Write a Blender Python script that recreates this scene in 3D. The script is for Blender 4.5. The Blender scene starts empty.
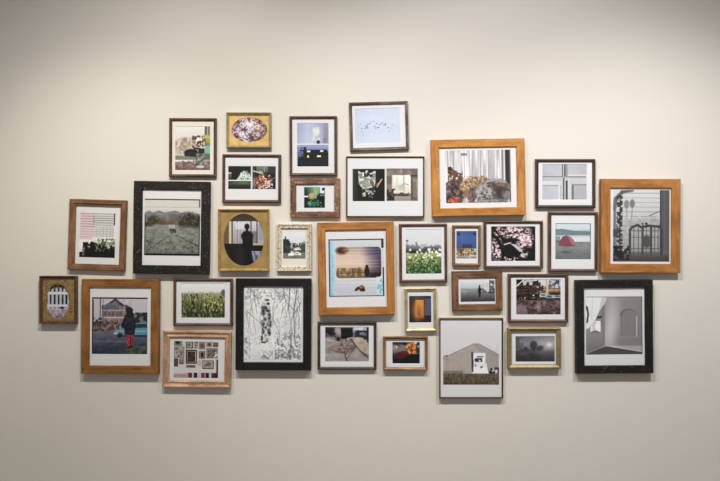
import bpy, bmesh, math, random
import numpy as np
from mathutils import Vector, Matrix

# ------------------------------------------------------------------ camera, world, lights, exposure
sc = bpy.context.scene
col = sc.collection
S = 0.0043            # metres per photo pixel on the wall plane
D = 3.01              # camera distance from the wall
CZ = 1.50             # camera height
cam_d = bpy.data.cameras.new('camera')
cam_d.sensor_width = 36.0
cam_d.lens = 36.0 * D / (720 * S)
cam = bpy.data.objects.new('camera', cam_d)
cam.location = (0, -D, CZ)
cam.rotation_euler = (math.radians(90), 0, 0)
col.objects.link(cam)
sc.camera = cam

world = bpy.data.worlds.new('world')
sc.world = world
world.use_nodes = True
bg = world.node_tree.nodes['Background']
bg.inputs[0].default_value = (1.0, 0.98, 0.96, 1)
bg.inputs[1].default_value = 0.30

SPOTS = [  # position, aim on the wall (x, z), watts, beam degrees, colour
    (-1.15, -1.38, 2.88, -1.05, 1.19, 58, 64, (1.0, 0.95, 0.81)),
    (-0.44, -1.38, 2.88, -0.78, 0.55, 102, 122, (1.0, 0.965, 0.90)),
    (0.25, -1.38, 2.88, 0.90, 1.36, 79, 107, (1.0, 0.985, 0.965)),
    (1.25, -1.38, 2.88, 1.21, 0.55, 110, 92, (1.0, 0.985, 0.95)),
]
for sx, sy, sz, tx, tz, en, beam, tint in SPOTS:
    ld = bpy.data.lights.new('gallery_spot', 'SPOT')
    ld.energy = en
    ld.color = tint
    ld.spot_size = math.radians(beam)
    ld.spot_blend = 1.0
    ld.shadow_soft_size = 0.055
    lo = bpy.data.objects.new('gallery_spot', ld)
    lo.location = (sx, sy, sz)
    lo.rotation_euler = (Vector((tx, 0, tz)) - Vector((sx, sy, sz))).to_track_quat('-Z', 'Y').to_euler()
    col.objects.link(lo)

vs = sc.view_settings
vs.view_transform = 'Standard'
vs.look = 'None'
vs.gamma = 1.0
vs.use_curve_mapping = False
vs.exposure = 0.0

# ------------------------------------------------------------------ helpers
def lin(c):
    c = np.asarray(c, dtype=float) / 255.0
    return np.where(c <= 0.04045, c / 12.92, ((c + 0.055) / 1.055) ** 2.4)

def rgba(c):
    l = lin(c)
    return (float(l[0]), float(l[1]), float(l[2]), 1.0)

def new_mat(name):
    m = bpy.data.materials.new(name)
    m.use_nodes = True
    nt = m.node_tree
    return m, nt, nt.nodes['Principled BSDF']

def N(nt, t, **kw):
    n = nt.nodes.new(t)
    for k, v in kw.items():
        setattr(n, k, v)
    return n

def ramp(nt, stops):
    n = N(nt, 'ShaderNodeValToRGB')
    e = n.color_ramp.elements
    while len(e) < len(stops):
        e.new(0.5)
    for i, (p, c) in enumerate(stops):
        e[i].position = p
        e[i].color = c if len(c) == 4 else rgba(c)
    return n

def mat_paint(name, c, rough=0.75, bump=0.02, scale=260.0, var=0.03):
    m, nt, p = new_mat(name)
    L = nt.links
    tc = N(nt, 'ShaderNodeTexCoord')
    n1 = N(nt, 'ShaderNodeTexNoise'); n1.inputs['Scale'].default_value = scale
    n2 = N(nt, 'ShaderNodeTexNoise'); n2.inputs['Scale'].default_value = 1.7
    L.new(tc.outputs['Object'], n1.inputs['Vector']); L.new(tc.outputs['Object'], n2.inputs['Vector'])
    c = np.array(c, float)
    r = ramp(nt, [(0.3, tuple(c * (1 - var))), (0.7, tuple(np.minimum(c * (1 + var), 255)))])
    L.new(n2.outputs['Fac'], r.inputs['Fac'])
    L.new(r.outputs['Color'], p.inputs['Base Color'])
    b = N(nt, 'ShaderNodeBump'); b.inputs['Strength'].default_value = bump; b.inputs['Distance'].default_value = 0.002
    L.new(n1.outputs['Fac'], b.inputs['Height']); L.new(b.outputs['Normal'], p.inputs['Normal'])
    p.inputs['Roughness'].default_value = rough
    return m

def mat_wood(name, dark, mid, light, rough=0.5, chips=None, chip_amt=0.0, grain=55.0, metallic=0.0, bump=0.25, chip_scale=60.0):
    """grain runs along each rail's own X axis"""
    m, nt, p = new_mat(name)
    L = nt.links
    tc = N(nt, 'ShaderNodeTexCoord'); oi = N(nt, 'ShaderNodeObjectInfo')
    mul = N(nt, 'ShaderNodeMath', operation='MULTIPLY'); mul.inputs[1].default_value = 37.0
    L.new(oi.outputs['Random'], mul.inputs[0])
    cmb = N(nt, 'ShaderNodeCombineXYZ')
    for i in range(3):
        L.new(mul.outputs[0], cmb.inputs[i])
    add = N(nt, 'ShaderNodeVectorMath', operation='ADD')
    L.new(tc.outputs['Object'], add.inputs[0]); L.new(cmb.outputs[0], add.inputs[1])
    mp = N(nt, 'ShaderNodeMapping'); mp.inputs['Scale'].default_value = (0.09, 1.0, 1.0)
    L.new(add.outputs[0], mp.inputs['Vector'])
    n1 = N(nt, 'ShaderNodeTexNoise'); n1.inputs['Scale'].default_value = grain * 2.2; n1.inputs['Detail'].default_value = 5
    n1.inputs['Distortion'].default_value = 0.6
    L.new(mp.outputs[0], n1.inputs['Vector'])
    n2 = N(nt, 'ShaderNodeTexNoise'); n2.inputs['Scale'].default_value = 11.0; n2.inputs['Detail'].default_value = 3
    L.new(add.outputs[0], n2.inputs['Vector'])
    mx = N(nt, 'ShaderNodeMath', operation='MULTIPLY_ADD'); mx.inputs[1].default_value = 0.45
    L.new(n2.outputs['Fac'], mx.inputs[0])
    m2 = N(nt, 'ShaderNodeMath', operation='MULTIPLY'); m2.inputs[1].default_value = 0.55
    L.new(n1.outputs['Fac'], m2.inputs[0]); L.new(m2.outputs[0], mx.inputs[2])
    r = ramp(nt, [(0.34, dark), (0.5, mid), (0.66, light)])
    L.new(mx.outputs[0], r.inputs['Fac'])
    out = r.outputs['Color']
    if chips is not None:
        n3 = N(nt, 'ShaderNodeTexNoise'); n3.inputs['Scale'].default_value = chip_scale * 3; n3.inputs['Detail'].default_value = 4
        L.new(add.outputs[0], n3.inputs['Vector'])
        rr = ramp(nt, [(0.70 - chip_amt, (0, 0, 0, 1)), (0.73 - chip_amt, (1, 1, 1, 1))])
        L.new(n3.outputs['Fac'], rr.inputs['Fac'])
        mc = N(nt, 'ShaderNodeMix', data_type='RGBA')
        L.new(rr.outputs['Color'], mc.inputs[0]); L.new(out, mc.inputs[6]); mc.inputs[7].default_value = rgba(chips)
        out = mc.outputs[2]
    L.new(out, p.inputs['Base Color'])
    b = N(nt, 'ShaderNodeBump'); b.inputs['Strength'].default_value = bump; b.inputs['Distance'].default_value = 0.001
    L.new(n1.outputs['Fac'], b.inputs['Height']); L.new(b.outputs['Normal'], p.inputs['Normal'])
    p.inputs['Roughness'].default_value = rough
    p.inputs['Metallic'].default_value = metallic
    p.inputs['Specular IOR Level'].default_value = 0.3
    return m

def mat_gilt(name, c1, c2, rough=0.38, metallic=0.75, scale=90.0, bump=0.3, spots=None, spot_amt=0.0, spot_scale=160.0):
    m, nt, p = new_mat(name)
    L = nt.links
    tc = N(nt, 'ShaderNodeTexCoord')
    n1 = N(nt, 'ShaderNodeTexNoise'); n1.inputs['Scale'].default_value = scale; n1.inputs['Detail'].default_value = 4
    L.new(tc.outputs['Object'], n1.inputs['Vector'])
    r = ramp(nt, [(0.35, c1), (0.65, c2)])
    L.new(n1.outputs['Fac'], r.inputs['Fac'])
    out = r.outputs['Color']
    if spots is not None:
        v = N(nt, 'ShaderNodeTexNoise'); v.inputs['Scale'].default_value = spot_scale; v.inputs['Detail'].default_value = 3
        L.new(tc.outputs['Object'], v.inputs['Vector'])
        rr = ramp(nt, [(0.68 - spot_amt, (0, 0, 0, 1)), (0.73 - spot_amt, (1, 1, 1, 1))])
        L.new(v.outputs['Fac'], rr.inputs['Fac'])
        mc = N(nt, 'ShaderNodeMix', data_type='RGBA')
        L.new(rr.outputs['Color'], mc.inputs[0]); L.new(out, mc.inputs[6]); mc.inputs[7].default_value = rgba(spots)
        out = mc.outputs[2]
    L.new(out, p.inputs['Base Color'])
    b = N(nt, 'ShaderNodeBump'); b.inputs['Strength'].default_value = bump; b.inputs['Distance'].default_value = 0.001
    L.new(n1.outputs['Fac'], b.inputs['Height']); L.new(b.outputs['Normal'], p.inputs['Normal'])
    p.inputs['Roughness'].default_value = rough
    p.inputs['Metallic'].default_value = metallic
    return m

def mat_two_tone(name, outer, inner, split):
    """brass outer edge and black inner edge; the rail's own Z runs from its outer to its inner edge"""
    m, nt, p = new_mat(name)
    L = nt.links
    tc = N(nt, 'ShaderNodeTexCoord'); sx = N(nt, 'ShaderNodeSeparateXYZ'); gt = N(nt, 'ShaderNodeMath', operation='GREATER_THAN')
    gt.inputs[1].default_value = split
    L.new(tc.outputs['Object'], sx.inputs[0]); L.new(sx.outputs['Z'], gt.inputs[0])
    mc = N(nt, 'ShaderNodeMix', data_type='RGBA')
    mc.inputs[6].default_value = rgba(outer); mc.inputs[7].default_value = rgba(inner)
    L.new(gt.outputs[0], mc.inputs[0]); L.new(mc.outputs[2], p.inputs['Base Color'])
    p.inputs['Roughness'].default_value = 0.4; p.inputs['Metallic'].default_value = 0.15
    return m

def mat_print():
    m, nt, p = new_mat('photo_print')
    a = N(nt, 'ShaderNodeAttribute'); a.attribute_name = 'ink'
    nt.links.new(a.outputs['Color'], p.inputs['Base Color'])
    p.inputs['Roughness'].default_value = 0.55
    p.inputs['Specular IOR Level'].default_value = 0.25
    return m

def mat_glass():
    m, nt, p = new_mat('picture_glass')
    nt.nodes.remove(p)
    out = nt.nodes['Material Output']
    tr = N(nt, 'ShaderNodeBsdfTransparent'); gl = N(nt, 'ShaderNodeBsdfGlossy'); lw = N(nt, 'ShaderNodeLayerWeight')
    gl.inputs['Roughness'].default_value = 0.03
    pw = N(nt, 'ShaderNodeMath', operation='POWER'); pw.inputs[1].default_value = 5.0
    ma = N(nt, 'ShaderNodeMath', operation='MULTIPLY_ADD'); ma.inputs[1].default_value = 0.98; ma.inputs[2].default_value = 0.012
    lw.inputs['Blend'].default_value = 0.5
    nt.links.new(lw.outputs['Facing'], pw.inputs[0]); nt.links.new(pw.outputs[0], ma.inputs[0])
    mx = N(nt, 'ShaderNodeMixShader')
    nt.links.new(ma.outputs[0], mx.inputs[0]); nt.links.new(tr.outputs[0], mx.inputs[1]); nt.links.new(gl.outputs[0], mx.inputs[2])
    nt.links.new(mx.outputs[0], out.inputs['Surface'])
    return m

def link(name, me, mat, parent=None, loc=(0, 0, 0), rot=(0, 0, 0)):
    o = bpy.data.objects.new(name, me)
    if mat is not None and len(me.materials) == 0:
        me.materials.append(mat)
    o.location = loc
    o.rotation_euler = rot
    o.parent = parent
    col.objects.link(o)
    return o

def bm_mesh(bm, name):
    bmesh.ops.recalc_face_normals(bm, faces=bm.faces[:])
    me = bpy.data.meshes.new(name)
    bm.to_mesh(me)
    bm.free()
    return me

def box_mesh(name, x0, x1, y0, y1, z0, z1):
    bm = bmesh.new()
    v = [bm.verts.new((x, y, z)) for x in (x0, x1) for y in (y0, y1) for z in (z0, z1)]
    for f in ((0, 1, 3, 2), (4, 6, 7, 5), (0, 4, 5, 1), (2, 3, 7, 6), (0, 2, 6, 4), (1, 5, 7, 3)):
        bm.faces.new([v[i] for i in f])
    return bm_mesh(bm, name)

# ------------------------------------------------------------------ the room
def struct(name, me, mat):
    o = link(name, me, mat)
    o['kind'] = 'structure'
    return o

M_wall = mat_paint('warm_white_wall_paint', (224, 218.5, 210.5), rough=0.85, bump=0.05, var=0.006)
M_ceil = mat_paint('ceiling_paint', (225, 222, 216), rough=0.9)
M_floor = mat_paint('polished_concrete', (138, 132, 124), rough=0.45, scale=60, var=0.08)
o = struct('wall_back', box_mesh('wall_back', -4.2, 4.2, 0.0, 0.15, 0.0, 3.4), M_wall)
o['label'] = 'warm white painted gallery wall behind the framed pictures'
o = struct('floor', box_mesh('floor', -4.2, 4.2, -5.0, 0.15, -0.1, 0.0), M_floor)
o['label'] = 'grey concrete gallery floor'
o = struct('ceiling', box_mesh('ceiling', -4.2, 4.2, -5.0, 0.15, 3.4, 3.5), M_ceil)
o['label'] = 'flat white gallery ceiling'
o = struct('baseboard_back', box_mesh('baseboard_back', -4.2, 4.2, -0.014, 0.0, 0.0, 0.10), M_ceil)
o['label'] = 'white baseboard along the gallery wall'

# ------------------------------------------------------------------ painter: draws each photograph as ink colours
class Paint:
    def __init__(self, w, h, seed=1):
        self.w, self.h = max(8, int(w)), max(8, int(h))
        self.a = np.ones((self.h, self.w, 3)) * 200.0
        self.rng = np.random.default_rng(seed)
        self.X, self.Y = np.meshgrid((np.arange(self.w)) / (self.w - 1.0), (np.arange(self.h)) / (self.h - 1.0))
        self.asp = self.h / self.w
    def put(self, m, c, a=1.0):
        m = np.clip(m, 0, 1)[..., None] * a
        self.a = self.a * (1 - m) + np.asarray(c, float) * m
    def fill(self, c):
        self.a[:] = c
    def vg(self, stops, x0=0, x1=1, a=1.0):
        """vertical gradient, stops = [(v, colour)...] painted between the first and last v"""
        vs_ = [s[0] for s in stops]
        g = np.stack([np.interp(self.Y, vs_, [s[1][k] for s in stops]) for k in range(3)], -1)
        m = (self.Y >= vs_[0]) & (self.Y <= vs_[-1]) & (self.X >= x0) & (self.X <= x1)
        self.put2(m.astype(float), g, a)
    def hg(self, stops, y0=0, y1=1, a=1.0):
        us = [s[0] for s in stops]
        g = np.stack([np.interp(self.X, us, [s[1][k] for s in stops]) for k in range(3)], -1)
        m = (self.X >= us[0]) & (self.X <= us[-1]) & (self.Y >= y0) & (self.Y <= y1)
        self.put2(m.astype(float), g, a)
    def put2(self, m, g, a=1.0):
        m = np.clip(m, 0, 1)[..., None] * a
        self.a = self.a * (1 - m) + g * m
    def mrect(self, x0, y0, x1, y1):
        return ((self.X >= x0) & (self.X <= x1) & (self.Y >= y0) & (self.Y <= y1)).astype(float)
    def rect(self, x0, y0, x1, y1, c, a=1.0):
        self.put(self.mrect(x0, y0, x1, y1), c, a)
    def mell(self, cx, cy, rx, ry, soft=0.15, ang=0.0):
        dx, dy = self.X - cx, (self.Y - cy)
        if ang:
            ca, sa = math.cos(math.radians(ang)), math.sin(math.radians(ang))
            dys = dy * self.asp
            dx, dys = dx * ca + dys * sa, -dx * sa + dys * ca
            dy = dys / self.asp
        r = np.sqrt((dx / rx) ** 2 + (dy / ry) ** 2)
        return np.clip((1 + soft - r) / (2 * soft), 0, 1)
    def ell(self, cx, cy, rx, ry, c, a=1.0, soft=0.15, ang=0.0):
        self.put(self.mell(cx, cy, rx, ry, soft, ang), c, a)
    def mpoly(self, pts):
        ins = np.zeros(self.X.shape, bool)
        n = len(pts)
        j = n - 1
        for i in range(n):
            xi, yi = pts[i]; xj, yj = pts[j]
            if yi != yj:
                cnd = ((yi > self.Y) != (yj > self.Y)) & (self.X < (xj - xi) * (self.Y - yi) / (yj - yi) + xi)
                ins ^= cnd
            j = i
        return ins.astype(float)
    def poly(self, pts, c, a=1.0):
        self.put(self.mpoly(pts), c, a)
    def line(self, pts, wd, c, a=1.0, dash=None):
        for (x0, y0), (x1, y1) in zip(pts[:-1], pts[1:]):
            ax, ay, bx, by = x0, y0 * self.asp, x1, y1 * self.asp
            px, py = self.X, self.Y * self.asp
            l2 = (bx - ax) ** 2 + (by - ay) ** 2 + 1e-9
            t = np.clip(((px - ax) * (bx - ax) + (py - ay) * (by - ay)) / l2, 0, 1)
            d = np.hypot(px - ax - t * (bx - ax), py - ay - t * (by - ay))
            m = np.clip(1.5 - d / wd, 0, 1)
            if dash:
                m = m * ((t * dash) % 1 < 0.55)
            self.put(m, c, a)
    def noise(self, sx, sy=None, octv=3):
        sy = sy or sx
        out = np.zeros((self.h, self.w)); amp = 1.0; tot = 0
        for o_ in range(octv):
            gx, gy = int(sx * 2 ** o_) + 2, int(sy * 2 ** o_) + 2
            g = self.rng.random((gy + 1, gx + 1))
            fx, fy = self.X * (gx - 1), self.Y * (gy - 1)
            ix, iy = fx.astype(int), fy.astype(int)
            tx, ty = fx - ix, fy - iy
            tx, ty = tx * tx * (3 - 2 * tx), ty * ty * (3 - 2 * ty)
            out += amp * ((g[iy, ix] * (1 - tx) + g[iy, ix + 1] * tx) * (1 - ty) + (g[iy + 1, ix] * (1 - tx) + g[iy + 1, ix + 1] * tx) * ty)
            tot += amp; amp *= 0.55
        return out / tot
    def tex(self, m, sx, c, thr=0.5, a=1.0, sy=None, octv=3, soft=0.06):
        n = self.noise(sx * 1.45, (sy or sx) * 1.45, octv)
        self.put(m * np.clip((n - thr) / soft + 0.5, 0, 1), c, a)
    def mottle(self, m, sx, amt, sy=None, octv=3):
        n = (self.noise(sx, sy, octv) - 0.5) * 2 * amt
        self.a = np.clip(self.a + (n * m)[..., None], 0, 255)
    def dabs(self, n, x0, y0, x1, y1, r0, r1, cols, a=1.0, flat=1.0, ang=None):
        for _ in range(n):
            x, y = self.rng.uniform(x0, x1), self.rng.uniform(y0, y1)
            r = self.rng.uniform(r0, r1)
            c = cols[self.rng.integers(len(cols))]
            self.ell(x, y, r, r / self.asp * flat, c, a, 0.3, 0 if ang is None else self.rng.uniform(-ang, ang))
    def gray(self):
        self.a = np.repeat(self.a.mean(-1, keepdims=True), 3, -1)
    @property
    def all(self):
        return np.ones((self.h, self.w))

BK = (24, 23, 26)
def p_flag(p):
    p.fill((226, 224, 224))
    p.rect(0, 0, .4, .6, (214, 196, 200))
    p.rect(.4, 0, .97, .56, (206, 206, 204))
    for j in range(10):
        for i in range(7):
            p.ell(.03 + i * .056 + (j % 2) * .026, .02 + j * .058, .02, .014, (176, 92, 100) if j < 6 else (196, 148, 154), .8)
    for j in range(11):
        p.rect(.36 if j < 6 else .42, .01 + j * .05, .97, .028 + j * .05, (136, 136, 134) if j < 6 else (176, 176, 174), .8)
    for x in (.47, .56, .65, .75, .85, .93):
        p.rect(x, .3, x + .022, .56, (170, 170, 168), .6)
    p.rect(.95, 0, .99, .27, (70, 72, 80))
    p.vg([(.54, (226, 224, 222)), (.66, (212, 216, 196)), (.8, (176, 190, 140))], .35, 1, .9)
    p.tex(p.mrect(.45, .58, 1, .82), 14, (66, 78, 52), .52, .9); p.tex(p.mrect(.5, .56, 1, .72), 16, (120, 126, 112), .56, .8)
    p.rect(0, .88, 1, 1, BK)
    for x, y, r in ((.17, .71, .06), (.36, .7, .065), (.57, .74, .06)):
        p.ell(x, y, r, r / p.asp, BK, 1, .25); p.ell(x + .02, y + .17, r * 1.8, .14, BK, 1, .2)
    p.tex(p.mrect(.1, .66, .66, .88), 12, BK, .5); p.tex(p.mrect(.42, .72, 1, .95), 13, BK, .46)
    p.ell(.84, .9, .2, .1, BK); p.tex(p.mrect(.4, .66, 1, .86), 16, (150, 172, 110), .62, .8)
    p.tex(p.mrect(.0, .78, .16, .96), 12, (190, 176, 172), .55, .6)

def p_road(p):
    p.vg([(0, (206, 200, 194)), (.18, (204, 201, 196)), (.27, (186, 187, 188))])
    p.poly([(0, .25), (.08, .21), (.16, .24), (.26, .2), (.36, .24), (.45, .22), (.55, .2), (.66, .24), (.8, .23), (1, .26), (1, .4), (0, .4)], (126, 132, 140))
    p.poly([(0, .3), (.12, .26), (.3, .29), (.5, .26), (.7, .29), (1, .28), (1, .42), (0, .42)], (122, 116, 116))
    p.vg([(.32, (128, 118, 110)), (.46, (112, 96, 84))])
    p.mottle(p.mrect(0, .26, 1, .46), 16, 26)
    p.vg([(.455, (140, 138, 128)), (.7, (126, 128, 120)), (.97, (106, 110, 104))])
    p.mottle(p.mrect(0, .455, 1, .97), 14, 30, sy=30)
    p.poly([(.3, .46), (.5, .46), (.62, .7), (.9, .97), (.1, .97), (.2, .6)], (142, 144, 138), .4)
    for cx, cy, rx, ry, c in ((.17, .37, .09, .065, (66, 64, 44)), (.06, .45, .1, .04, (70, 60, 52)), (.3, .42, .06, .03, (92, 84, 66)), (.8, .36, .15, .11, (58, 56, 46)), (.93, .39, .1, .09, (50, 48, 42)), (.7, .42, .08, .05, (66, 62, 52))):
        p.tex(p.mell(cx, cy, rx * 1.15, ry * 1.15, .3), 20, c, .4, .98); p.ell(cx, cy + ry * .2, rx * .8, ry * .75, c, .9, .4)
        p.tex(p.mell(cx, cy, rx, ry), 24, (112, 104, 78), .58, .7)
    p.rect(.6, .46, 1, .5, (84, 80, 72), .55); p.rect(0, .46, .2, .48, (90, 86, 78), .5)
    p.rect(.44, .455, .54, .52, (214, 212, 208)); p.rect(.455, .47, .53, .485, (70, 72, 76)); p.rect(.43, .5, .55, .52, (160, 160, 158)); p.poly([(.45, .525), (.56, .525), (.58, .6), (.47, .6)], (58, 58, 56), .8)
    p.line([(.57, .64), (1, .84)], .011, (26, 26, 26), 1, 14)
    p.line([(.5, .62), (.04, .92)], .008, (48, 48, 46), .85, 18); p.line([(.6, .6), (.9, .62)], .006, (90, 88, 82), .7, 9)
    p.tex(p.mrect(0, .72, .9, .95), 24, (72, 74, 70), .6, .6); p.tex(p.mrect(.2, .56, 1, .9), 26, (158, 158, 150), .62, .6)
    p.rect(0, 0, 1, .018, BK); p.rect(.0, .14, 1, .148, (120, 118, 116), .7); p.rect(0, .962, 1, 1, BK)
    p.rect(0, .28, .014, .95, BK, .8); p.rect(.982, .0, 1, .14, BK); p.rect(.982, .3, 1, 1, BK, .7)

def p_gate(p):
    p.fill((34, 40, 40))
    p.tex(p.all, 10, (80, 96, 70), .55, .9)
    p.vg([(.62, (150, 145, 160)), (.8, (165, 148, 170)), (1, (120, 100, 120))])
    p.mottle(p.mrect(0, .6, 1, 1), 14, 40)
    for i in range(6):
        x = .08 + i * .165
        p.rect(x, .14 + .03 * abs(i - 2.5), x + .085, .72, (182, 184, 200))
        p.ell(x + .042, .15 + .03 * abs(i - 2.5), .05, .045, (182, 184, 200))
    p.rect(.0, .24, 1, .31, (205, 206, 220)); p.rect(0, .58, 1, .64, (200, 200, 214))
    p.ell(.68, .67, .1, .03, (30, 30, 34))
    p.dabs(60, 0, .72, 1, 1, .01, .03, [(205, 190, 214), (110, 90, 110), (150, 110, 130)])

def p_coat(p):
    p.vg([(0, (192, 188, 200)), (.4, (188, 180, 190))])
    p.rect(0, .42, 1, .62, (122, 110, 116)); p.tex(p.mrect(0, .36, .22, .62), 16, (70, 74, 70), .48)
    p.poly([(.18, .16), (.42, .02), (.62, .16), (.74, .22), (.74, .56), (.18, .56)], (146, 124, 126))
    p.poly([(.16, .2), (.42, .01), (.58, .14), (.56, .18), (.42, .07), (.2, .22)], (70, 74, 90)); p.poly([(.58, .12), (.64, .14), (.76, .22), (.6, .2)], (84, 88, 102))
    p.poly([(.16, .15), (.34, .1), (.5, .2), (.5, .22), (.18, .22)], (100, 104, 118))
    for x, y in ((.39, .1), (.45, .1), (.22, .26), (.29, .26), (.37, .26), (.44, .26), (.5, .26), (.23, .4), (.33, .4), (.43, .4)):
        p.rect(x, y, x + .035, y + .065, (62, 58, 72)); p.rect(x + .013, y, x + .019, y + .065, (170, 160, 168))
    p.rect(.2, .35, .7, .365, (196, 186, 192)); p.rect(.18, .22, .6, .232, (190, 180, 186)); p.rect(.2, .46, .6, .475, (84, 72, 78)); p.mottle(p.mrect(.18, .05, .74, .56), 18, 24)
    p.tex(p.mrect(.02, .42, .5, .62), 16, (84, 62, 66), .5, .85); p.tex(p.mrect(.02, .5, .5, .62), 18, (150, 128, 132), .6, .8)
    p.rect(.14, 0, .158, .58, (62, 58, 68)); p.rect(.19, .04, .2, .5, (84, 80, 90))
    p.poly([(.74, .28), (1, .26), (1, .46), (.74, .46)], (116, 116, 124)); p.tex(p.mrect(.78, .26, 1, .46), 13, (46, 54, 54), .46)
    p.vg([(.6, (112, 108, 122)), (.72, (88, 92, 110)), (1, (42, 52, 76))]); p.rect(0, .77, .62, .79, (128, 128, 140), .45); p.mottle(p.mrect(0, .6, 1, 1), 12, 14, sy=22)
    p.poly([(.4, .63), (.5, .55), (.72, .53), (.78, .45), (1, .44), (1, .66), (.74, .69), (.46, .69)], (88, 146, 164))
    p.poly([(.8, .47), (1, .46), (1, .53), (.78, .54)], (44, 64, 80)); p.ell(.5, .67, .05, .04, (32, 38, 48)); p.rect(.42, .59, .98, .6, (160, 200, 210)); p.rect(.46, .66, 1, .7, (40, 50, 66), .8); p.rect(.4, .62, .47, .65, (170, 190, 196))
    p.tex(p.mrect(.62, .86, 1, 1), 14, (96, 108, 66), .47, .8); p.tex(p.mrect(.4, .92, 1, 1), 14, (80, 92, 66), .5, .7)
    p.poly([(.615, .64), (.69, .64), (.685, .88), (.64, .88)], (164, 50, 74)); p.poly([(.68, .64), (.755, .64), (.74, .87), (.7, .87)], (150, 40, 66)); p.rect(.685, .7, .7, .88, (44, 40, 60)); p.rect(.63, .865, .685, .905, (36, 26, 40)); p.rect(.69, .855, .745, .89, (36, 26, 40)); p.dabs(6, .62, .68, .75, .84, .006, .012, [(206, 120, 136)], .7)
    p.ell(.67, .23, .065, .06, (44, 36, 48)); p.ell(.685, .3, .07, .05, (36, 34, 50)); p.poly([(.6, .3), (.74, .3), (.79, .42), (.79, .52), (.765, .66), (.595, .66), (.575, .54), (.54, .52), (.56, .4)], (30, 33, 54)); p.ell(.56, .49, .035, .05, (34, 36, 56)); p.tex(p.mpoly([(.6, .32), (.74, .32), (.78, .6), (.6, .64)]), 10, (52, 56, 82), .58, .7)
    p.rect(0, 0, 1, .024, BK); p.rect(0, 0, .022, 1, (58, 20, 34)); p.rect(.012, .05, .034, .45, (110, 28, 46), .8)

def p_corn(p):
    p.vg([(0, (222, 221, 226)), (.3, (212, 212, 212))])
    p.vg([(.28, (168, 172, 132)), (.5, (122, 128, 82)), (.78, (84, 92, 56)), (1, (42, 48, 34))])
    p.tex(p.mrect(0, .24, 1, .34), 16, (178, 182, 150), .5, 1)
    m = p.mrect(0, .3, 1, 1)
    p.tex(m, 40, (170, 174, 104), .58, .75, sy=9); p.tex(m, 44, (52, 58, 38), .55, .8, sy=10)
    p.dabs(42, .5, .35, 1, .8, .008, .02, [(216, 210, 128), (200, 196, 110)], .8, 1.4)
    p.dabs(40, 0, .55, 1, 1, .008, .018, [(34, 40, 28)], .7, 3)
    p.ell(.97, .27, .06, .09, (92, 92, 104), 1, .3)

def p_collage(p):
    p.vg([(0, (196, 188, 192)), (.85, (206, 200, 206)), (1, (190, 184, 190))])
    def fr(x0, y0, x1, y1, c, inner, b=.02):
        p.rect(x0, y0, x1, y1, c)
        bx, by = b, b / p.asp
        p.rect(x0 + bx, y0 + by, x1 - bx, y1 - by, (196, 184, 168))
        p.rect(x0 + 1.35 * bx, y0 + 1.35 * by, x1 - 1.35 * bx, y1 - 1.35 * by, inner)
        p.tex(p.mrect(x0 + 1.5 * bx, y0 + 1.5 * by, x1 - 1.5 * bx, y1 - 1.5 * by), 12, tuple(v * .6 for v in inner), .5, .8)
    p.rect(0, 0, .18, .14, (126, 126, 120)); p.ell(.08, .05, .05, .04, (40, 40, 44))
    fr(.27, .02, .43, .2, (50, 46, 48), (150, 160, 160))
    p.rect(.46, .02, .54, .2, (170, 164, 150)); p.tex(p.mrect(.46, .02, .54, .2), 18, (90, 84, 70), .5)
    fr(.56, .02, .7, .22, (120, 100, 72), (140, 120, 84)); fr(.73, .02, .86, .16, (120, 100, 86), (110, 92, 80)); p.rect(.88, .03, 1, .16, (108, 100, 92))
    fr(.0, .16, .23, .46, (92, 76, 72), (178, 160, 154), .012)
    fr(.27, .24, .52, .62, (40, 32, 32), (80, 66, 52), .026)
    fr(.57, .27, .7, .48, (70, 44, 40), (70, 50, 44)); fr(.73, .19, .98, .46, (54, 40, 40), (130, 112, 100))
    p.rect(.0, .48, .1, .7, (88, 80, 78)); fr(.12, .48, .23, .64, (80, 74, 72), (140, 132, 130), .014)
    p.rect(.28, .66, .49, .73, (134, 84, 64))
    fr(.64, .52, .9, .75, (44, 40, 44), (176, 160, 146)); p.rect(.7, .62, .84, .66, (100, 88, 80))
    p.ell(.58, .6, .05, .08, (180, 176, 176))
    p.rect(0, .86, .32, 1, (170, 150, 150)); p.rect(0, .86, .3, .9, (206, 190, 186))
    for x, c in ((.33, (132, 34, 50)), (.45, (42, 50, 84)), (.56, (196, 180, 186)), (.62, (150, 36, 74)), (.72, (44, 40, 60)), (.8, (196, 186, 190)), (.85, (120, 36, 66)), (.92, (50, 46, 60))):
        p.rect(x, .86, x + .085, 1, c)
    p.rect(.96, .5, 1, 1, (52, 48, 60)); p.tex(p.mrect(.9, .3, 1, .5), 14, (212, 220, 230), .5)

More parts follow.
